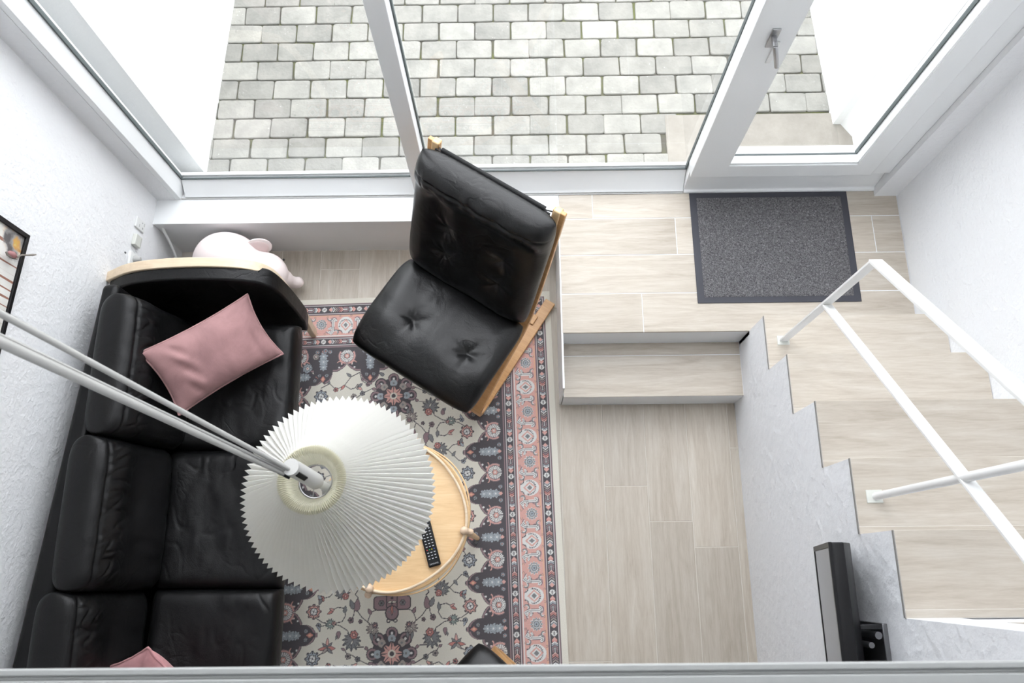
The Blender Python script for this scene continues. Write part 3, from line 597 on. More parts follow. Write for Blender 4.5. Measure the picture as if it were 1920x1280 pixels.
    # S-shaped ribbons between them
    for (w, c) in ((.0072, 'dark'), (.0058, 'white'), (.0014, 'grey')):
        poly(ad, v, [(.040,.034),(.048,.040),(.054,.030),(.056,.005),(.056,-.022),(.062,-.030),(.068,-.024)], w, c)
        poly(ad, v, [(.056,.018),(.044,.014),(.036,.018)], w*.75, c)
    for (a, b) in ((.030,-.040),(.074,.044),(.090,-.046),(.018,.042)): disc(ad-a, v-b, .0052, 'mauve'); disc(ad-a, v-b, .0032, 'peach')
    out[~m0] = sv[~m0]
    # woven look: thread steps
    return out

HWc, HLc, s_ = .724+.026, 1.025+.026, .0024
xs = np.arange(-.50, HWc+s_*.5, s_); ys = np.arange(-.80, HLc+s_*.5, s_)
X, Y = np.meshgrid(xs, ys); cl = rug_colours(X, Y)
ny, nx = X.shape; rs_ = np.random.RandomState(1)
Zt = .006+rs_.uniform(-.0003, .0003, X.shape)
co = np.stack([X, Y, Zt], -1).reshape(-1, 3).astype(np.float32)
idx = np.arange(nx*ny).reshape(ny, nx); q = np.stack([idx[:-1, :-1], idx[:-1, 1:], idx[1:, 1:], idx[1:, :-1]], -1).reshape(-1, 4)
me = bpy.data.meshes.new('rug'); me.vertices.add(len(co)); me.vertices.foreach_set('co', co.ravel()); me.loops.add(q.size); me.loops.foreach_set('vertex_index', q.ravel().astype(np.int32))
me.polygons.add(len(q)); me.polygons.foreach_set('loop_start', np.arange(0, q.size, 4, dtype=np.int32)); me.update(calc_edges=True)
ca = me.color_attributes.new('yarn', 'FLOAT_COLOR', 'POINT'); ca.data.foreach_set('color', np.concatenate([cl, np.ones(cl.shape[:2]+(1,))], -1).astype(np.float32).ravel())
me.materials.append(M['rug']); rug_root = empty('rug', (0, 0, 0), 'patterned cream, pink and charcoal oriental rug under the round table', 'rug'); rug = bpy.data.objects.new('pile', me); S.collection.objects.link(rug); rug.parent = rug_root
# rug frame: centre and small turn
ra = math.radians(1.538); rc = (-.5561*math.cos(ra)-.2615*math.sin(ra), -.5561*math.sin(ra)+.2615*math.cos(ra))
rc = (-.5561*math.cos(ra)+0*.2615-.2615*math.sin(ra)*-1*-1, rc[1])
rug_root.location = (rc[0], rc[1], .001); rug_root.rotation_euler = (0, 0, ra)
# (rug coordinates: x = X cos + Y sin, y = -X sin + Y cos, so X = x cos - y sin)
b = MB(); b.box(-HWc, HWc, -HLc, HLc, 0, .0045); b.build('backing', M['rugedge'], rug_root)

# ================================================================== DOOR MAT
mat_root = empty('door_mat', (1.1495, 1.4005, HP), 'dark grey pile door mat with smooth rubber border on the entrance platform', 'mat')
b = MB(); b.box(-.3575, .3575, -.2675, .2655, 0, .004); b.build('rubber_border', M['rubber'], mat_root, bevel=.002)
nxm, nym = 130, 96; vs = []; fs = []
for j in range(nym+1):
    for i in range(nxm+1):
        x, y = -.327+.654*i/nxm, -.240+.478*j/nym; ed = i in (0, nxm) or j in (0, nym)
        vs.append((x, y, .0045 if ed else .0068+.0012*nz(x, y, 0, 160)))
fs = [(j*(nxm+1)+i, j*(nxm+1)+i+1, (j+1)*(nxm+1)+i+1, (j+1)*(nxm+1)+i) for j in range(nym) for i in range(nxm)]
b = MB(); b.add(vs, fs); b.build('pile', M['matpile'], mat_root)

# ================================================================== SOFA (faces +X)
def R90(x, y, z): return Matrix.Translation((x, y, z)) @ Matrix.Rotation(math.pi/2, 4, 'Z')
sofa = empty('sofa', (-1.3, .25, 0), 'black leather sofa with bentwood arm along the left wall', 'sofa')
K = []; SY = [(.505, 1.035), (-.035, .495), (-.575, -.045)]
bx = lambda Y: -1.590-.065*(1.05-Y)          # rear of the cushions follows the wall
b = MB(); y0, y1 = -.70, 1.10
b.prism([(bx(y1)-.020, y1), (bx(y1)+.045, y1), (bx(y0)+.045, y0), (bx(y0)-.060, y0)], .14, .745, 'z'); K.append(b.build('back_panel', M['leather'], bevel=.022, seg=4))
b = MB(); b.box(-1.66, -.99, -.60, 1.04, .12, .272); K.append(b.build('base', M['leather'], bevel=.015, seg=3))
b = MB()
for i, (a, c) in enumerate(SY):
    yc = (a+c)/2; xb = bx(yc)
    def sag(u, v, i=i): return -.0030*ridge(nz(u*1.6+v*2.2+i*5, (v-u*.6)*3.2, i), 7)*max(0, .3+nz(u*2, v*2, i+8)*2)+.004*nz(u*2.2+i, v*2.2, 5)-.010*math.exp(-((u*.9)**2+(v*.9)**2)*1.5)
    K.append(pad('seat_cushion', M['leather'], None, c-a+.018, [(-.26, 0), (.24, 0)], .088, 84, 84, 14, 14, 2.0, wr=.0045, wdir=(5, 13), seed=i*7.3, T=R90(-1.19, yc, .348), extra=sag, rc=.012))
    def crest(u, v, i=i): return -.006*ridge(nz(u*7+i*3+v*2, v*2.5-u, 2), 4)*math.exp(-((v-.50)/.24)**2)+.0030*nz(u*15+v*5, v*3, i)*math.exp(-((v-.55)/.25)**2)+.012*math.exp(-((v-.45)/.25)**2)-.006*math.exp(-((v-.78)/.035)**2)
    K.append(pad('back_cushion', M['leather'], None, c-a+.020, [(-.02, 0), (.04, .20), (.085, .42)], .082, 130, 120, 11, 12, 2.0, wr=.006, wdir=(9, 5), seed=20+i*3.1, T=R90(xb+.176, yc, .392), extra=crest, rc=.03))
# arms: leather panel inside a bent wooden frame; the far arm is in view
prof = [(-1.66, .60), (-1.56, .665), (-1.42, .695), (-1.25, .705), (-1.10, .69), (-1.02, .668), (-.985, .625), (-.962, .54), (-.945, .42), (-.935, .30)]
def sm(pts, n=2):
    for _ in range(n):
        o_ = [pts[0]]
        for a, c in zip(pts[:-1], pts[1:]): o_ += [tuple(a[i]*.75+c[i]*.25 for i in range(len(a))), tuple(a[i]*.25+c[i]*.75 for i in range(len(a)))]
        pts = o_+[pts[-1]]
    return pts
for s in (1, -1):
    ya = 1.045 if s > 0 else -.585
    lean = lambda z: .085*max(0, z-.1)/.6            # the arm leans outward
    pp = sm(prof); inner = [(x+.0, z) for x, z in pp]; poly = inner+[(-.945, .22), (-1.66, .22)]
    vs = []; n_ = len(poly)
    for off in (0, .052): vs += [(x+(.004 if x > -1.0 else 0), ya+s*((off if off == 0 or x < -1.03 or x > -.9 else .072)+lean(z)), z-.004) for x, z in poly]
    b = MB(); b.add(vs, [tuple(range(n_)), tuple(range(2*n_-1, n_-1, -1))]+[(i, (i+1) % n_, (i+1) % n_+n_, i+n_) for i in range(n_)]); arm = b.build('arm_panel', M['leather'], bevel=.008, seg=3); K.append(arm)
    # bentwood rail and front leg outside it
    path = sm([(-1.71, .575)]+prof[:5]+[(-1.03, .655), (-1.00, .61), (-.985, .52), (-.972, .40), (-.962, .25), (-.965, .10), (-.970, .002)]); 
    b = MB(); b.strip([(x, ya+s*(.052+.020+lean(z)), z-.010) for x, z in path], .040, .026, side=(0, 1, 0)); K.append(b.build('arm_frame', M['pine'], bevel=.008, seg=3))
for (x, y) in ((-1.60, 1.0), (-1.60, -.56)): b = MB(); b.tube([(x, y, 0), (x, y, .16)], .018, 12); K.append(b.build('leg', M['pine'], smooth=True))
# piping line on the arm edge
world_children(sofa, K)

# ------------------------------------------------------------------ cushions on the sofa
def pillow(name, label, loc, rot, w, d, H, m, seed, pipe=True):
    t = empty(name, loc, label, 'cushion', group='pink cushions on the sofa'); t.rotation_euler = rot
    def cr(u, v): return .010*math.exp(-((u+.55)/.12)**2)*math.sin(v*9+u*14)-.012*math.exp(-((u-.70)/.08)**2-(v*1.2)**2)
    def uw(u, v): return 0
    pad('cover', m, t, w, [(-d/2, 0), (d/2, 0)], H, 60, 48, 3.2, 3.2, 1.55, wr=.006, wdir=(9, 7), seed=seed, pinch=.09, extra=cr)
    if pipe:
        pts = []
        for k in range(160):
            a = k/160*4; e_ = int(a); f = (a-e_)*2-1; u, v = [(f, -1), (1, f), (-f, 1), (-1, -f)][e_]
            pts.append((u*w/2*(1-.09*(1-v*v)), v*d/2*(1-.09*(1-u*u))*(1), .001*math.sin(k*.7)))
        pts.append(pts[0]); b = MB(); b.tube(pts, .0042, 8, caps=False); b.build('piping', m, t, smooth=True)
    return t
pil = pillow('cushion', 'dusty pink velvet cushion lying on the black sofa beside its arm', (0, 0, 0), (0, 0, 0), .462, .280, .060, M['velvet'], 3.)
vx = Vector((.32, .256, -.115)).normalized(); vy = Vector((-.136, .16, .135)); vy = (vy-vx*vy.dot(vx)).normalized(); vz = vx.cross(vy)
pil.location = (-1.196, .850, .612); pil.rotation_euler = Matrix((vx, vy, vz)).transposed().to_euler()
pillow('cushion', 'bright pink cushion on the nearest sofa seat, cut off by the mezzanine edge', (-1.315, -.372, .585), (math.radians(34), math.radians(-38), math.radians(18)), .40, .30, .06, M['velvet2'], 9.)

# ================================================================== ARMCHAIR
def make_armchair(label):
    t = empty('armchair', (0, 0, 0), label, 'armchair', group=None); cx = .015
    for s in (-1, 1):
        xx = cx+s*.278 if s > 0 else cx-.268
        pts = sm([(xx, .325, .012), (xx, .0, .012), (xx, -.24, .012), (xx, -.305, .016), (xx, -.33, .06), (xx, -.30, .12), (xx, -.10, .235), (xx, .06, .30), (xx, .135, .42), (xx, .235, .70), (xx, .322, 1.0)])
        b = MB(); b.strip(pts, .052 if s > 0 else .052, .018, side=(1, 0, 0)); 
        # the upright is narrower and turned edge-on
        f = b.build('side_frame', M['oak'], t, bevel=.003)
        b = MB(); b.strip([(xx-s*.004, .150, .44), (xx-s*.006, .24, .70), (xx-s*.008, .325, 1.0)], .030, .030, side=(1, 0, 0)); b.build('upright', M['beech'], t, bevel=.005, seg=3)
    for (y, z) in ((.20, .012), (-.26, .235)): b = MB(); b.box(cx-.27, cx+.27, y-.025, y+.025, z-.002, z+.018); b.build('cross_rail', M['oak'], t, bevel=.003)
    b = MB(); b.strip([(cx, -.35, .335), (cx, -.02, .33), (cx, .10, .42), (cx, .20, .68), (cx, .298, .99)], .50, .006, side=(1, 0, 0)); cv = b.build('canvas_sling', M['canvas'], t)
    b = MB(); b.tube([(cx-.225, .305, .992), (cx+.225, .305, .992)], .009, 12); b.build('sling_rod', M['canvas'], t, smooth=True)
    for s in (-1, 1):
        b = MB(); b.tube([(cx+s*.222, .303, .985), (cx+s*.262, .318, .98)], .003, 8); b.build('hook', M['blackmetal'], t, smooth=True)
        b = MB(); b.strip([(cx+s*.255, -.36, .345), (cx+s*.262, -.10, .335)], .03, .02, side=(1, 0, 0)); b.build('seat_rail', M['oak'], t, bevel=.003)
    def se(u, v): return .0035*nz(u*2.6+v*1.3, v*2.2-u*1.4, 7)+.004*math.sin(u*7+v*2)*math.exp(-((v+.3)**2)*2)
    pad('seat_cushion', M['leather2'], t, .615, [(-.405, .372), (-.25, .410), (-.08, .400), (.06, .385)], .062, 110, 100, 6, 5, 2.0, wr=.0022, wdir=(10, 5), seed=1.7,
        tufts=((cx-.118, .215, .026, .042), (cx+.150, .215, .026, .042)), T=Matrix.Translation((cx+.005, 0, 0)), extra=se, pinch=.0, rc=.055)
    def he(u, v): return .046*(1/(1+math.exp(-(v-.60)/.055)))*(1-((v-.8)/.6)**2)+.009*nz(u*5, v*2.5, 3)*math.exp(-((v-.70)/.3)**2)+.0045*nz(u*13+v*4, v*5, 1)*math.exp(-((v-.74)/.14)**2)-.004*ridge(nz(u*6+v, v*2, 9), 5)*math.exp(-((v-.72)/.14)**2)-.006*math.exp(-((v-.80)/.018)**2)
    pad('back_cushion', M['leather2'], t, .60, [(.055, .40), (.105, .55), (.165, .72), (.235, .90), (.268, 1.02)], .058, 110, 130, 7, 9, 2.0, wr=.006, wdir=(8, 5), seed=5.1,
        tufts=((cx-.130, .20, .026, .045), (cx+.130, .20, .026, .045), (cx-.130, .355, .024, .045), (cx+.130, .355, .024, .045)), T=Matrix.Translation((cx+.005, 0, 0)), extra=he, rc=.04)
    for x, y, z in ((cx-.118+.005, -.186, .425), (cx+.150+.005, -.186, .425)):
        b = MB(); b.lathe([(.0001, .012), (.007, .010), (.0095, .004), (.009, -.004)], 14, (x, y, z)); b.build('button', M['blackmetal'], t, smooth=True)
    return t
ch = make_armchair('tall black leather armchair with bentwood frame standing before the window'); ch.location = (-.26, 1.145, .0065); ch.rotation_euler = (0, 0, math.atan2(-.544, .839))
ch2 = copy_tree(ch); ch2['label'] = 'black leather armchair mostly hidden below the mezzanine edge, bentwood frame tip showing'
ch['group'] = ch2['group'] = 'black leather armchairs with bentwood frames'
ch2.location = (-.040, -.708, .0065); ch2.rotation_euler = (0, 0, math.atan2(-.75, -.65))

# ================================================================== ROUND TABLE
tab = empty('side_table', (-.478, .222, 0), 'round bentwood tray table on the rug under the pleated lamp', 'table')
b = MB(); b.lathe([(.0001, .500), (.262, .500), (.272, .505), (.272, .512), (.262, .513), (.0001, .513)], 72); b.build('table_top', M['beech'], tab, smooth=True)
b = MB(); R0 = .279
b.lathe([(.268, .494), (.285, .494), (.288, .520), (.283, .524), (.274, .520), (.272, .510)], 72); b.build('rim', M['beech'], tab, smooth=True)
b = MB(); pts = []
for k in range(97):
    a = 2*math.pi*k/96; r = .274+.006*math.cos(4*(a+math.radians(12))); pts.append((r*math.cos(a), r*math.sin(a), .532))
b.tube(pts, .0052, 8, caps=False); b.build('upper_hoop', M['pine'], tab, smooth=True)
b = MB(); pts = []
for k in range(97):
    a = 2*math.pi*k/96; r = .292-.005*math.cos(4*(a+math.radians(12))); pts.append((r*math.cos(a), r*math.sin(a), .500))
b.strip(pts, .030, .006, side=(0, 0, 1)); b.build('lower_hoop', M['beech'], tab, bevel=.002)
for adeg in (-12, -107, 168, 75):
    a = math.radians(adeg); c_, s_2 = math.cos(a), math.sin(a)
    b = MB(); b.tube([(.284*c_, .284*s_2, .49), (.290*c_, .290*s_2, .25), (.300*c_, .300*s_2, .008)], [.013, .013, .010], 14); lg = b.build('leg', M['beech'], tab, smooth=True)
    b = MB(); b.lathe([(.0001, .024), (.009, .0225), (.0150, .017), (.0168, .008), (.0145, -.004), (.0125, -.05)], 16, (.276*c_, .276*s_2, .530)); b.build('knob', M['knob'], lg, smooth=True)
    b = MB(); b.tube([(.280*c_, .280*s_2, .522), (.302*c_, .302*s_2, .516), (.308*c_, .308*s_2, .514)], [.012, .0135, .010], 14); b.build('peg', M['knob'], lg, smooth=True)
# remote control
rm = empty('remote_control', (-.3395, .118, .514), 'black remote control lying on the round wooden table', 'remote control', rz=math.atan2(.155, -.043)-math.pi/2)
b = MB(); b.box(-.0235, .0235, -.085, .085, 0, .017); b.build('shell', M['blackplastic'], rm, bevel=.005, seg=3)
cs = {'r': mat('red_key', (.6, .03, .04), .5), 'g': mat('green_key', (.03, .45, .12), .5), 'y': mat('yellow_key', (.65, .5, .05), .5), 'b': mat('blue_key', (.05, .12, .6), .5), 'w': mat('printed_key', (.55, .56, .58), .5)}
for j in range(13):
    for i in range(4 if j == 3 else 3):
        n4 = j == 3; x = (-.0135+.009*i) if n4 else (-.0125+.0125*i); y = -.055+.0112*j
        b = MB(); w_ = .0022 if n4 else .0032; b.box(x-w_, x+w_, y-.0015, y+.0015, .0165, .0183); b.build('key', cs['rgyb'[i]] if n4 else cs['w'], rm)
tc = bpy.data.curves.new('brand_lettering', 'FONT'); tc.body = 'SAMSUNG'; tc.size = .0072; tc.align_x = 'CENTER'; tc.extrude = .0002; to = bpy.data.objects.new('lettering', tc); S.collection.objects.link(to)
bpy.context.view_layer.update(); mt = bpy.data.meshes.new_from_object(to); bpy.data.objects.remove(to); mt.materials.clear(); mt.materials.append(cs['w']); to = bpy.data.objects.new('lettering', mt); S.collection.objects.link(to); to.parent = rm; to.location = (0, -.077, .0173)

# ================================================================== WALL LAMP WITH PLEATED SHADE
lamp = empty('wall_lamp', (-1.70, .82, 3.70), 'white swing-arm wall lamp with pleated paper shade over the round table', 'lamp')
K = []; LC = (-.474, .2145)
NP = 94; prof_ = [(.2515, 1.500, .0105), (.20, 1.585, .0085), (.15, 1.662, .0065), (.11, 1.722, .0050), (.086, 1.762, .0042), (.079, 1.782, .0036)]
def pleats(prof_, name, m, shrink=0):
    vs = []; fs = []; n2 = NP*2
    for (r, z, a) in prof_:
        for k in range(n2):
            th = 2*math.pi*(k+.15)/n2; s = 1 if k % 2 else -1; vs.append((LC[0]+(r+s*a*.55)*math.cos(th), LC[1]+(r+s*a*.55)*math.sin(th), z+s*a*.75))
    for i in range(len(prof_)-1):
        for k in range(n2): fs.append((i*n2+k, i*n2+(k+1) % n2, (i+1)*n2+(k+1) % n2, (i+1)*n2+k))
    b = MB(); b.add(vs, fs); o = b.build(name, m); return o
K.append(pleats(prof_, 'lamp_shade', M['paper']))
K.append(pleats([(.079, 1.782, .0036), (.071, 1.790, .0065), (.060, 1.786, .0065), (.050, 1.768, .0055), (.040, 1.745, .0030)], 'shade_collar', M['paper2']))
b = MB(); ring = [(LC[0]+.038*math.cos(a_), LC[1]+.038*math.sin(a_), 1.744) for a_ in np.linspace(0, 2*math.pi, 41)]; b.tube(ring, .0016, 8, caps=False)
for a_ in (.4, 2.5, 4.6): b.tube([(LC[0]+.038*math.cos(a_), LC[1]+.038*math.sin(a_), 1.744), (LC[0], LC[1], 1.75)], .0012, 6)
K.append(b.build('shade_ring', M['steel'], smooth=True))
hb, ht = Vector((LC[0]+.012, LC[1]-.005, 1.775)), Vector((LC[0]-.012, LC[1]+.012, 1.915)); ax = (ht-hb).normalized()
b = MB(); Rr = .0175; tb = [hb+ax*(-.0)]; b.tube([hb-ax*.008, hb-ax*.006, hb-ax*.001, hb+ax*.008, hb+ax*.04, ht], [.004, .010, .0155, Rr+.001, Rr+.001, Rr+.001], 28); K.append(b.build('lamp_head', M['arm2'], smooth=True))
b = MB(); b.tube([hb-ax*.07, hb], .010, 16); K.append(b.build('bulb_holder', M['whiteplastic'], smooth=True))
b = MB(); b.lathe([(.0001, -.05), (.02, -.045), (.030, -.02), (.028, .005), (.014, .03), (.013, .04)], 20, tuple(hb-ax*.10)); K.append(b.build('bulb', mat('opal_bulb', (.8, .8, .78), .25), smooth=True))
side = ax.cross(Vector((0, 0, 1)).cross(ax)).normalized()
far_ = Vector((-.818, .391, 2.417)); dirn = (far_-Vector((-.455, .222, 1.893)))
slot0 = ht-ax*.030; off = Vector((.010, -.011, .010))
b = MB(); Tm = Matrix.LocRotScale(slot0+off*1.05, Vector((0, 0, 1)).rotation_difference(ax), None); b.box(-.0055, .0055, -.004, .012, -.030, .012, Tm @ Matrix.Rotation(math.radians(40), 4, 'Z')); K.append(b.build('slot', M['blackplastic']))
def arm_(name, p0, ray, r0, r1, reach=3.35):
    p0 = Vector(p0); d = Vector(ray)-p0; b = MB(); n_ = 8
    b.tube([p0+d*(reach*i/n_) for i in range(n_+1)], [r0+(r1-r0)*i/n_ for i in range(n_+1)], 14); return b.build(name, M['arm'], smooth=True)
d1 = 1.25
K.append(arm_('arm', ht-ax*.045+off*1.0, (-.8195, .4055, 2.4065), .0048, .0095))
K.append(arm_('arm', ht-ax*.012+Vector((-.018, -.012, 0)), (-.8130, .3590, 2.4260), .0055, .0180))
K.append(arm_('cord', ht-ax*.030+Vector((-.004, -.010, .004)), (-.8130, .3700, 2.4200), .0030, .0030))
b = MB(); e1 = ht-ax*.012+Vector((-.018, -.012, 0)); b.tube([e1+Vector((.012, -.006, -.006)), e1+Vector((-.012, .006, .006))], .006, 12); K.append(b.build('pivot', M['blackmetal'], smooth=True))
b = MB(); b.box(-1.775, -1.63, .72, .90, 3.60, 3.86); K.append(b.build('wall_bracket', M['whitemetal'], bevel=.01))
world_children(lamp, K)

# ================================================================== TELEVISION
tv = empty('television', (.93, -.35, 1.15), 'black flat television on a wall bracket beside the stairs', 'television')
TL = Matrix.Translation((.870, -.30, .945)) @ Matrix.Translation((.087, 0, 0)) @ Matrix.Rotation(math.radians(-14.5), 4, 'Y')
K = []
b = MB(); b.prism([(0, 0), (.0, .43), (.012, .435), (.036, .43), (.062, .36), (.065, .08), (.030, 0)], -.38, .38, 'y', TL); K.append(b.build('casing', M['blackplastic'], bevel=.004, seg=3))
b = MB(); b.box(-.0012, .0006, -.365, .365, .022, .415, TL); K.append(b.build('screen', M['screen']))
b = MB(); b.box(-.003, .006, -.381, .381, -.001, .016, TL); b.box(-.003, .006, .366, .381, .0, .431, TL); b.box(-.003, .006, -.381, -.366, .0, .431, TL); b.box(-.003, .006, -.381, .381, .417, .433, TL); K.append(b.build('bezel', M['blackplastic'], bevel=.001))
world_children(tv, K)
br = empty('tv_wall_bracket', (1.0, -.2, 1.2), 'dark metal swivel bracket between television and stair wall', 'bracket')
K = []
b = MB(); b.box(.990, XS, -.245, -.135, 1.00, 1.30); K.append(b.build('wall_plate', M['greymetal'], bevel=.002))
for (ya, za) in ((-.150, 1.26), (-.245, 1.24)): b = MB(); b.box(.925, .995, ya, ya+.012, za, za+.038); K.append(b.build('arm', M['blackmetal'], bevel=.002))
b = MB(); b.tube([(.975, -.165, 1.10), (.975, -.165, 1.305)], .010, 12); K.append(b.build('pivot', M['greymetal'], smooth=True)); b = MB(); b.tube([(.955, -.190, 1.10), (.955, -.190, 1.30)], .008, 12); K.append(b.build('pivot', M['greymetal'], smooth=True))
b = MB(); b.tube([(.915, -.12, 1.30), (.935, -.14, 1.27), (.93, -.20, 1.18), (.97, -.25, 1.00)], .0035, 8); K.append(b.build('cable', M['blackplastic'], smooth=True))
world_children(br, K)

# ================================================================== THINGS ON AND BY THE LEFT WALL
def wall_frame(y, z): return Matrix.Translation((wx(y), y, z)) @ Matrix.Rotation(math.atan(-.07), 4, 'Z')      # local +x points into the room
# painting
pic = empty('framed_painting', (wx(.78), .78, 1.131), 'framed abstract painting with drips on the left wall, cut by the photo edge', 'painting'); pic.rotation_euler = (0, 0, math.atan(-.07))
w2 = .349; hh = .62
b = MB(); b.box(0, .018, -w2, w2, 0, .014); b.box(0, .018, -w2, w2, hh-.014, hh); b.box(0, .018, -w2, -w2+.014, 0, hh); b.box(0, .018, w2-.014, w2, 0, hh); b.build('frame', M['blackplastic'], pic, bevel=.001)
m = mat('abstract_canvas', (.7, .68, .62), .7); v = coords(m, rnd=False)
sx_ = N(m, 'ShaderNodeSeparateXYZ'); L(m, v, sx_.inputs[0])
n1 = N(m, 'ShaderNodeTexNoise', Scale=6., Detail=5.); L(m, v, n1.inputs['Vector']); c0 = ramp(m, n1.outputs[0], [(.35, (.60, .59, .54)), (.65, (.78, .77, .74))])
wv = N(m, 'ShaderNodeTexNoise', Scale=1., Detail=2.); mp = N(m, 'ShaderNodeMapping'); mp.inputs['Scale'].default_value = (1, 55, 1.5); L(m, v, mp.inputs['Vector']); L(m, mp.outputs[0], wv.inputs['Vector'])
dr = ramp(m, wv.outputs[0], [(.575, (0, 0, 0)), (.60, (1, 1, 1))]); mx = N(m, 'ShaderNodeMix', data_type='RGBA'); L(m, dr, mx.inputs[0]); L(m, c0, mx.inputs[6]); mx.inputs[7].default_value = (.30, .14, .10, 1)
# darker, warmer daubs near the lower corner that is in view
vd = N(m, 'ShaderNodeVectorMath', operation='DISTANCE'); vd.inputs[1].default_value = (.02, .33, .05); L(m, v, vd.inputs[0]); n2 = N(m, 'ShaderNodeTexNoise', Scale=22., Detail=4.); L(m, v, n2.inputs['Vector'])
sb = N(m, 'ShaderNodeMath', operation='MULTIPLY_ADD'); sb.inputs[1].default_value = .12; L(m, n2.outputs[0], sb.inputs[0]); L(m, vd.outputs['Value'], sb.inputs[2]); dm = ramp(m, sb.outputs[0], [(.115, (1, 1, 1)), (.15, (0, 0, 0))])
c3 = ramp(m, n2.outputs[0], [(.38, (.12, .11, .11)), (.50, (.34, .33, .32)), (.60, (.62, .34, .10)), (.70, (.60, .44, .10))]); m2 = N(m, 'ShaderNodeMix', data_type='RGBA'); L(m, dm, m2.inputs[0]); L(m, mx.outputs[2], m2.inputs[6]); L(m, c3, m2.inputs[7]); base(m, m2.outputs[2])
b = MB(); b.box(.002, .010, -w2+.012, w2-.012, .012, hh-.012); b.build('canvas', m, pic)
# small hanging ornament in front of the painting's lower edge
orn = empty('hanging_ornament', (wx(1.04)+.02, 1.04, 1.13), 'small dull red metal ornament with a tail hanging over the painting corner', 'ornament')
mo = mat('aged_metal', (.30, .27, .24), .5, .5); mr_ = mat('dull_red_enamel', (.36, .17, .17), .5)
b = MB(); b.lathe([(.0001, .022), (.009, .014), (.0125, 0), (.009, -.014), (.0001, -.024)], 12, (.012, -.018, .085)); b.build('body', mr_, orn, smooth=True)
b = MB(); b.tube([(.012, -.020, .115), (.012, -.027, .108), (.014, -.028, .085), (.012, -.022, .060), (.012, -.010, .050)], .0035, 8); b.tube([(.012, -.016, .060), (.014, .0, .04), (.014, .012, .010), (.016, .022, -.012), (.020, .028, -.024)], [.0035, .003, .0028, .004, .0015], 8); b.build('tail', mo, orn, smooth=True)
# switches and sockets
def plate(name, label, cat, y, z, w, h, t, m, slots, knob=False):
    e_ = empty(name, (wx(y), y, z), label, cat); e_.rotation_euler = (0, 0, math.atan(-.07)); b = MB(); b.box(0, t, -w/2, w/2, -h/2, h/2); b.build('cover', m, e_, bevel=.002)
    for (yy, zz, ww, h2) in slots: b = MB(); b.box(t-.001, t+.0006, yy-ww/2, yy+ww/2, zz-h2/2, zz+h2/2); b.build('slot', M['greyplastic'], e_)
    return e_
plate('power_socket', 'upper white wall socket near the window corner', 'socket', 1.490, .440, .048, .078, .008, M['whiteplastic'], [(-.008, .010, .012, .003), (.012, -.012, .006, .006), (-.010, -.020, .008, .008), (.010, -.030, .014, .004)])
plate('wall_switch', 'pale rectangular switch box below the socket on the left wall', 'switch', 1.410, .446, .050, .052, .018, M['creamplastic'], [(0, -.018, .036, .003)])
pg = empty('power_plug', (wx(1.325), 1.325, .445), 'grey plug sticking out of the left wall just above the sofa arm', 'plug')
b = MB(); b.box(0, .012, -.032, .028, -.04, .03); b.build('socket_cover', M['whiteplastic'], pg, bevel=.002); b = MB(); b.lathe([(.0001, .030), (.010, .028), (.015, .014), (.016, 0)], 16, T=Matrix.Translation((.012, 0, -.004)) @ Matrix.Rotation(math.pi/2, 4, 'Y')); b.build('plug_body', M['greyplastic'], pg, smooth=True)
b = MB(); b.box(0, .003, .004, .010, .052, .062); b.build('screw', M['greymetal'], pg)
b = MB(); b.tube(sm([(-1.625, 1.552, .285), (-1.622, 1.535, .265), (-1.612, 1.50, .21), (-1.612, 1.45, .12), (-1.622, 1.40, .05), (-1.63, 1.30, .008)]), .0065, 10); tag(b.build('white_cable', M['whiteplastic'], smooth=True), 'white cable hanging down the corner below the window ledge', 'cable')
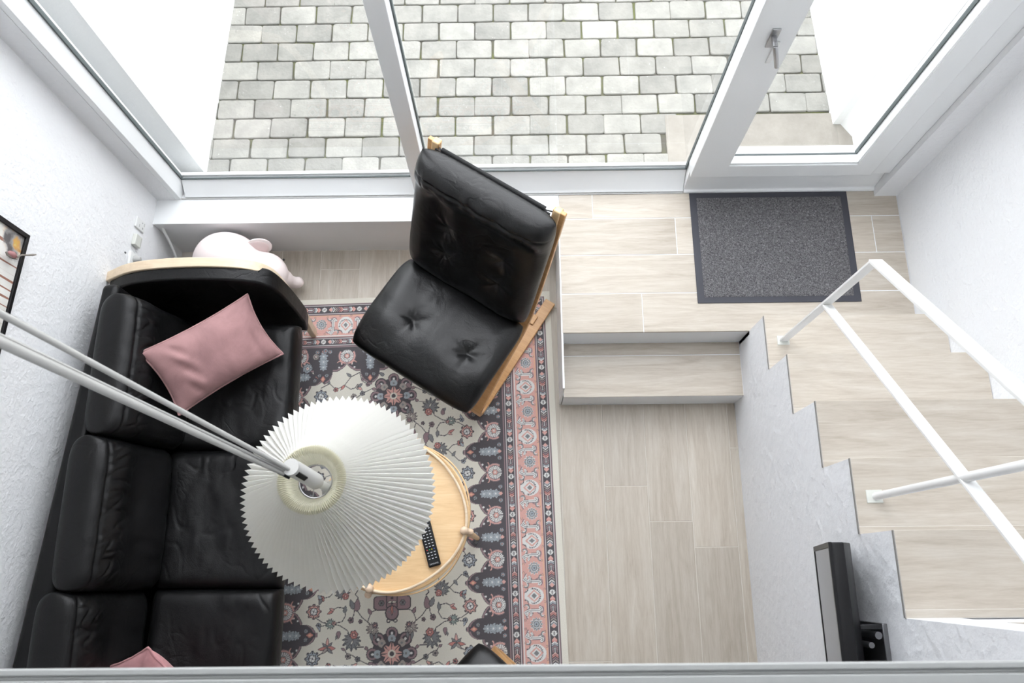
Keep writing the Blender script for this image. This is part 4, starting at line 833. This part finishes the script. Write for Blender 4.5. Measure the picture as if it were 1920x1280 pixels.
# ------------------------------------------------------------------ pink elephant
#G
el = empty('elephant_toy', (-1.31, 1.395, 0), 'pale pink cloth elephant standing on the floor behind the sofa arm', 'toy')
def blob(cx_, cy_, cz_, rx, ry, rz_, seg=32, rings=20, T=None):
    b = MB(); b.add([(cx_+rx*math.sin(math.pi*j/rings)*math.cos(2*math.pi*i/seg), cy_+ry*math.sin(math.pi*j/rings)*math.sin(2*math.pi*i/seg), cz_+rz_*math.cos(math.pi*j/rings)) for j in range(rings+1) for i in range(seg)],
                    [(j*seg+i, j*seg+(i+1) % seg, (j+1)*seg+(i+1) % seg, (j+1)*seg+i) for j in range(rings) for i in range(seg)], T); return b
mbd = bpy.data.metaballs.new('elephant'); mbd.resolution = .012; mbd.render_resolution = .012; mbd.threshold = .25; mo_ = bpy.data.objects.new('m', mbd); S.collection.objects.link(mo_)
def ball(x, y, z, r, st=2.): e_ = mbd.elements.new(); e_.co = (x, y, z); e_.radius = r; e_.stiffness = st
for (x, y, z, r) in ((-.045, .0, .22, .185), (.015, -.005, .22, .175), (-.02, 0, .25, .165), (.155, -.030, .20, .115), (.175, -.045, .175, .10), (.222, -.045, .13, .052), (.240, -.048, .095, .042), (.255, -.045, .070, .038), (.268, -.042, .070, .036),
                     (-.11, .07, .06, .07), (-.11, -.07, .06, .07), (.06, .07, .06, .07), (.06, -.07, .06, .07)): ball(x, y, z, r)
bpy.context.view_layer.update(); dg = bpy.context.evaluated_depsgraph_get(); me = bpy.data.meshes.new_from_object(mo_.evaluated_get(dg)); bpy.data.objects.remove(mo_); me.materials.clear(); me.materials.append(M['plush'])
for p in me.polygons: p.use_smooth = True
zmin = min(v.co.z for v in me.vertices)
for v in me.vertices: v.co.z = max(v.co.z, .001)
o = bpy.data.objects.new('body', me); S.collection.objects.link(o); o.parent = el
for s in (1, -1):
    T_ = Matrix.Translation((.125, s*.085-.022, .255)) @ Matrix.Rotation(math.radians(12*s), 4, 'Z') @ Matrix.Rotation(math.radians(-18*s), 4, 'X')
    e_ = blob(0, 0, 0, .062, .011, .055, T=T_).build('ear', M['plush'], el, smooth='all'); blob(0, .005*s*-1, 0, .050, .010, .044, T=T_).build('inner_ear', M['plush2'], e_, smooth='all')
    b = MB(); b.lathe([(.0001, .005), (.005, .003), (.006, 0)], 12, (.235, s*.055-.04, .215)); b.build('eye', M['blackplastic'], el, smooth=True)
b = MB(); b.tube([(-.165, .01, .245), (-.180, .012, .240), (-.190, .012, .225), (-.195, .012, .20)], [.008, .007, .006, .005], 10); b.build('tail', M['plush'], el, smooth=True)
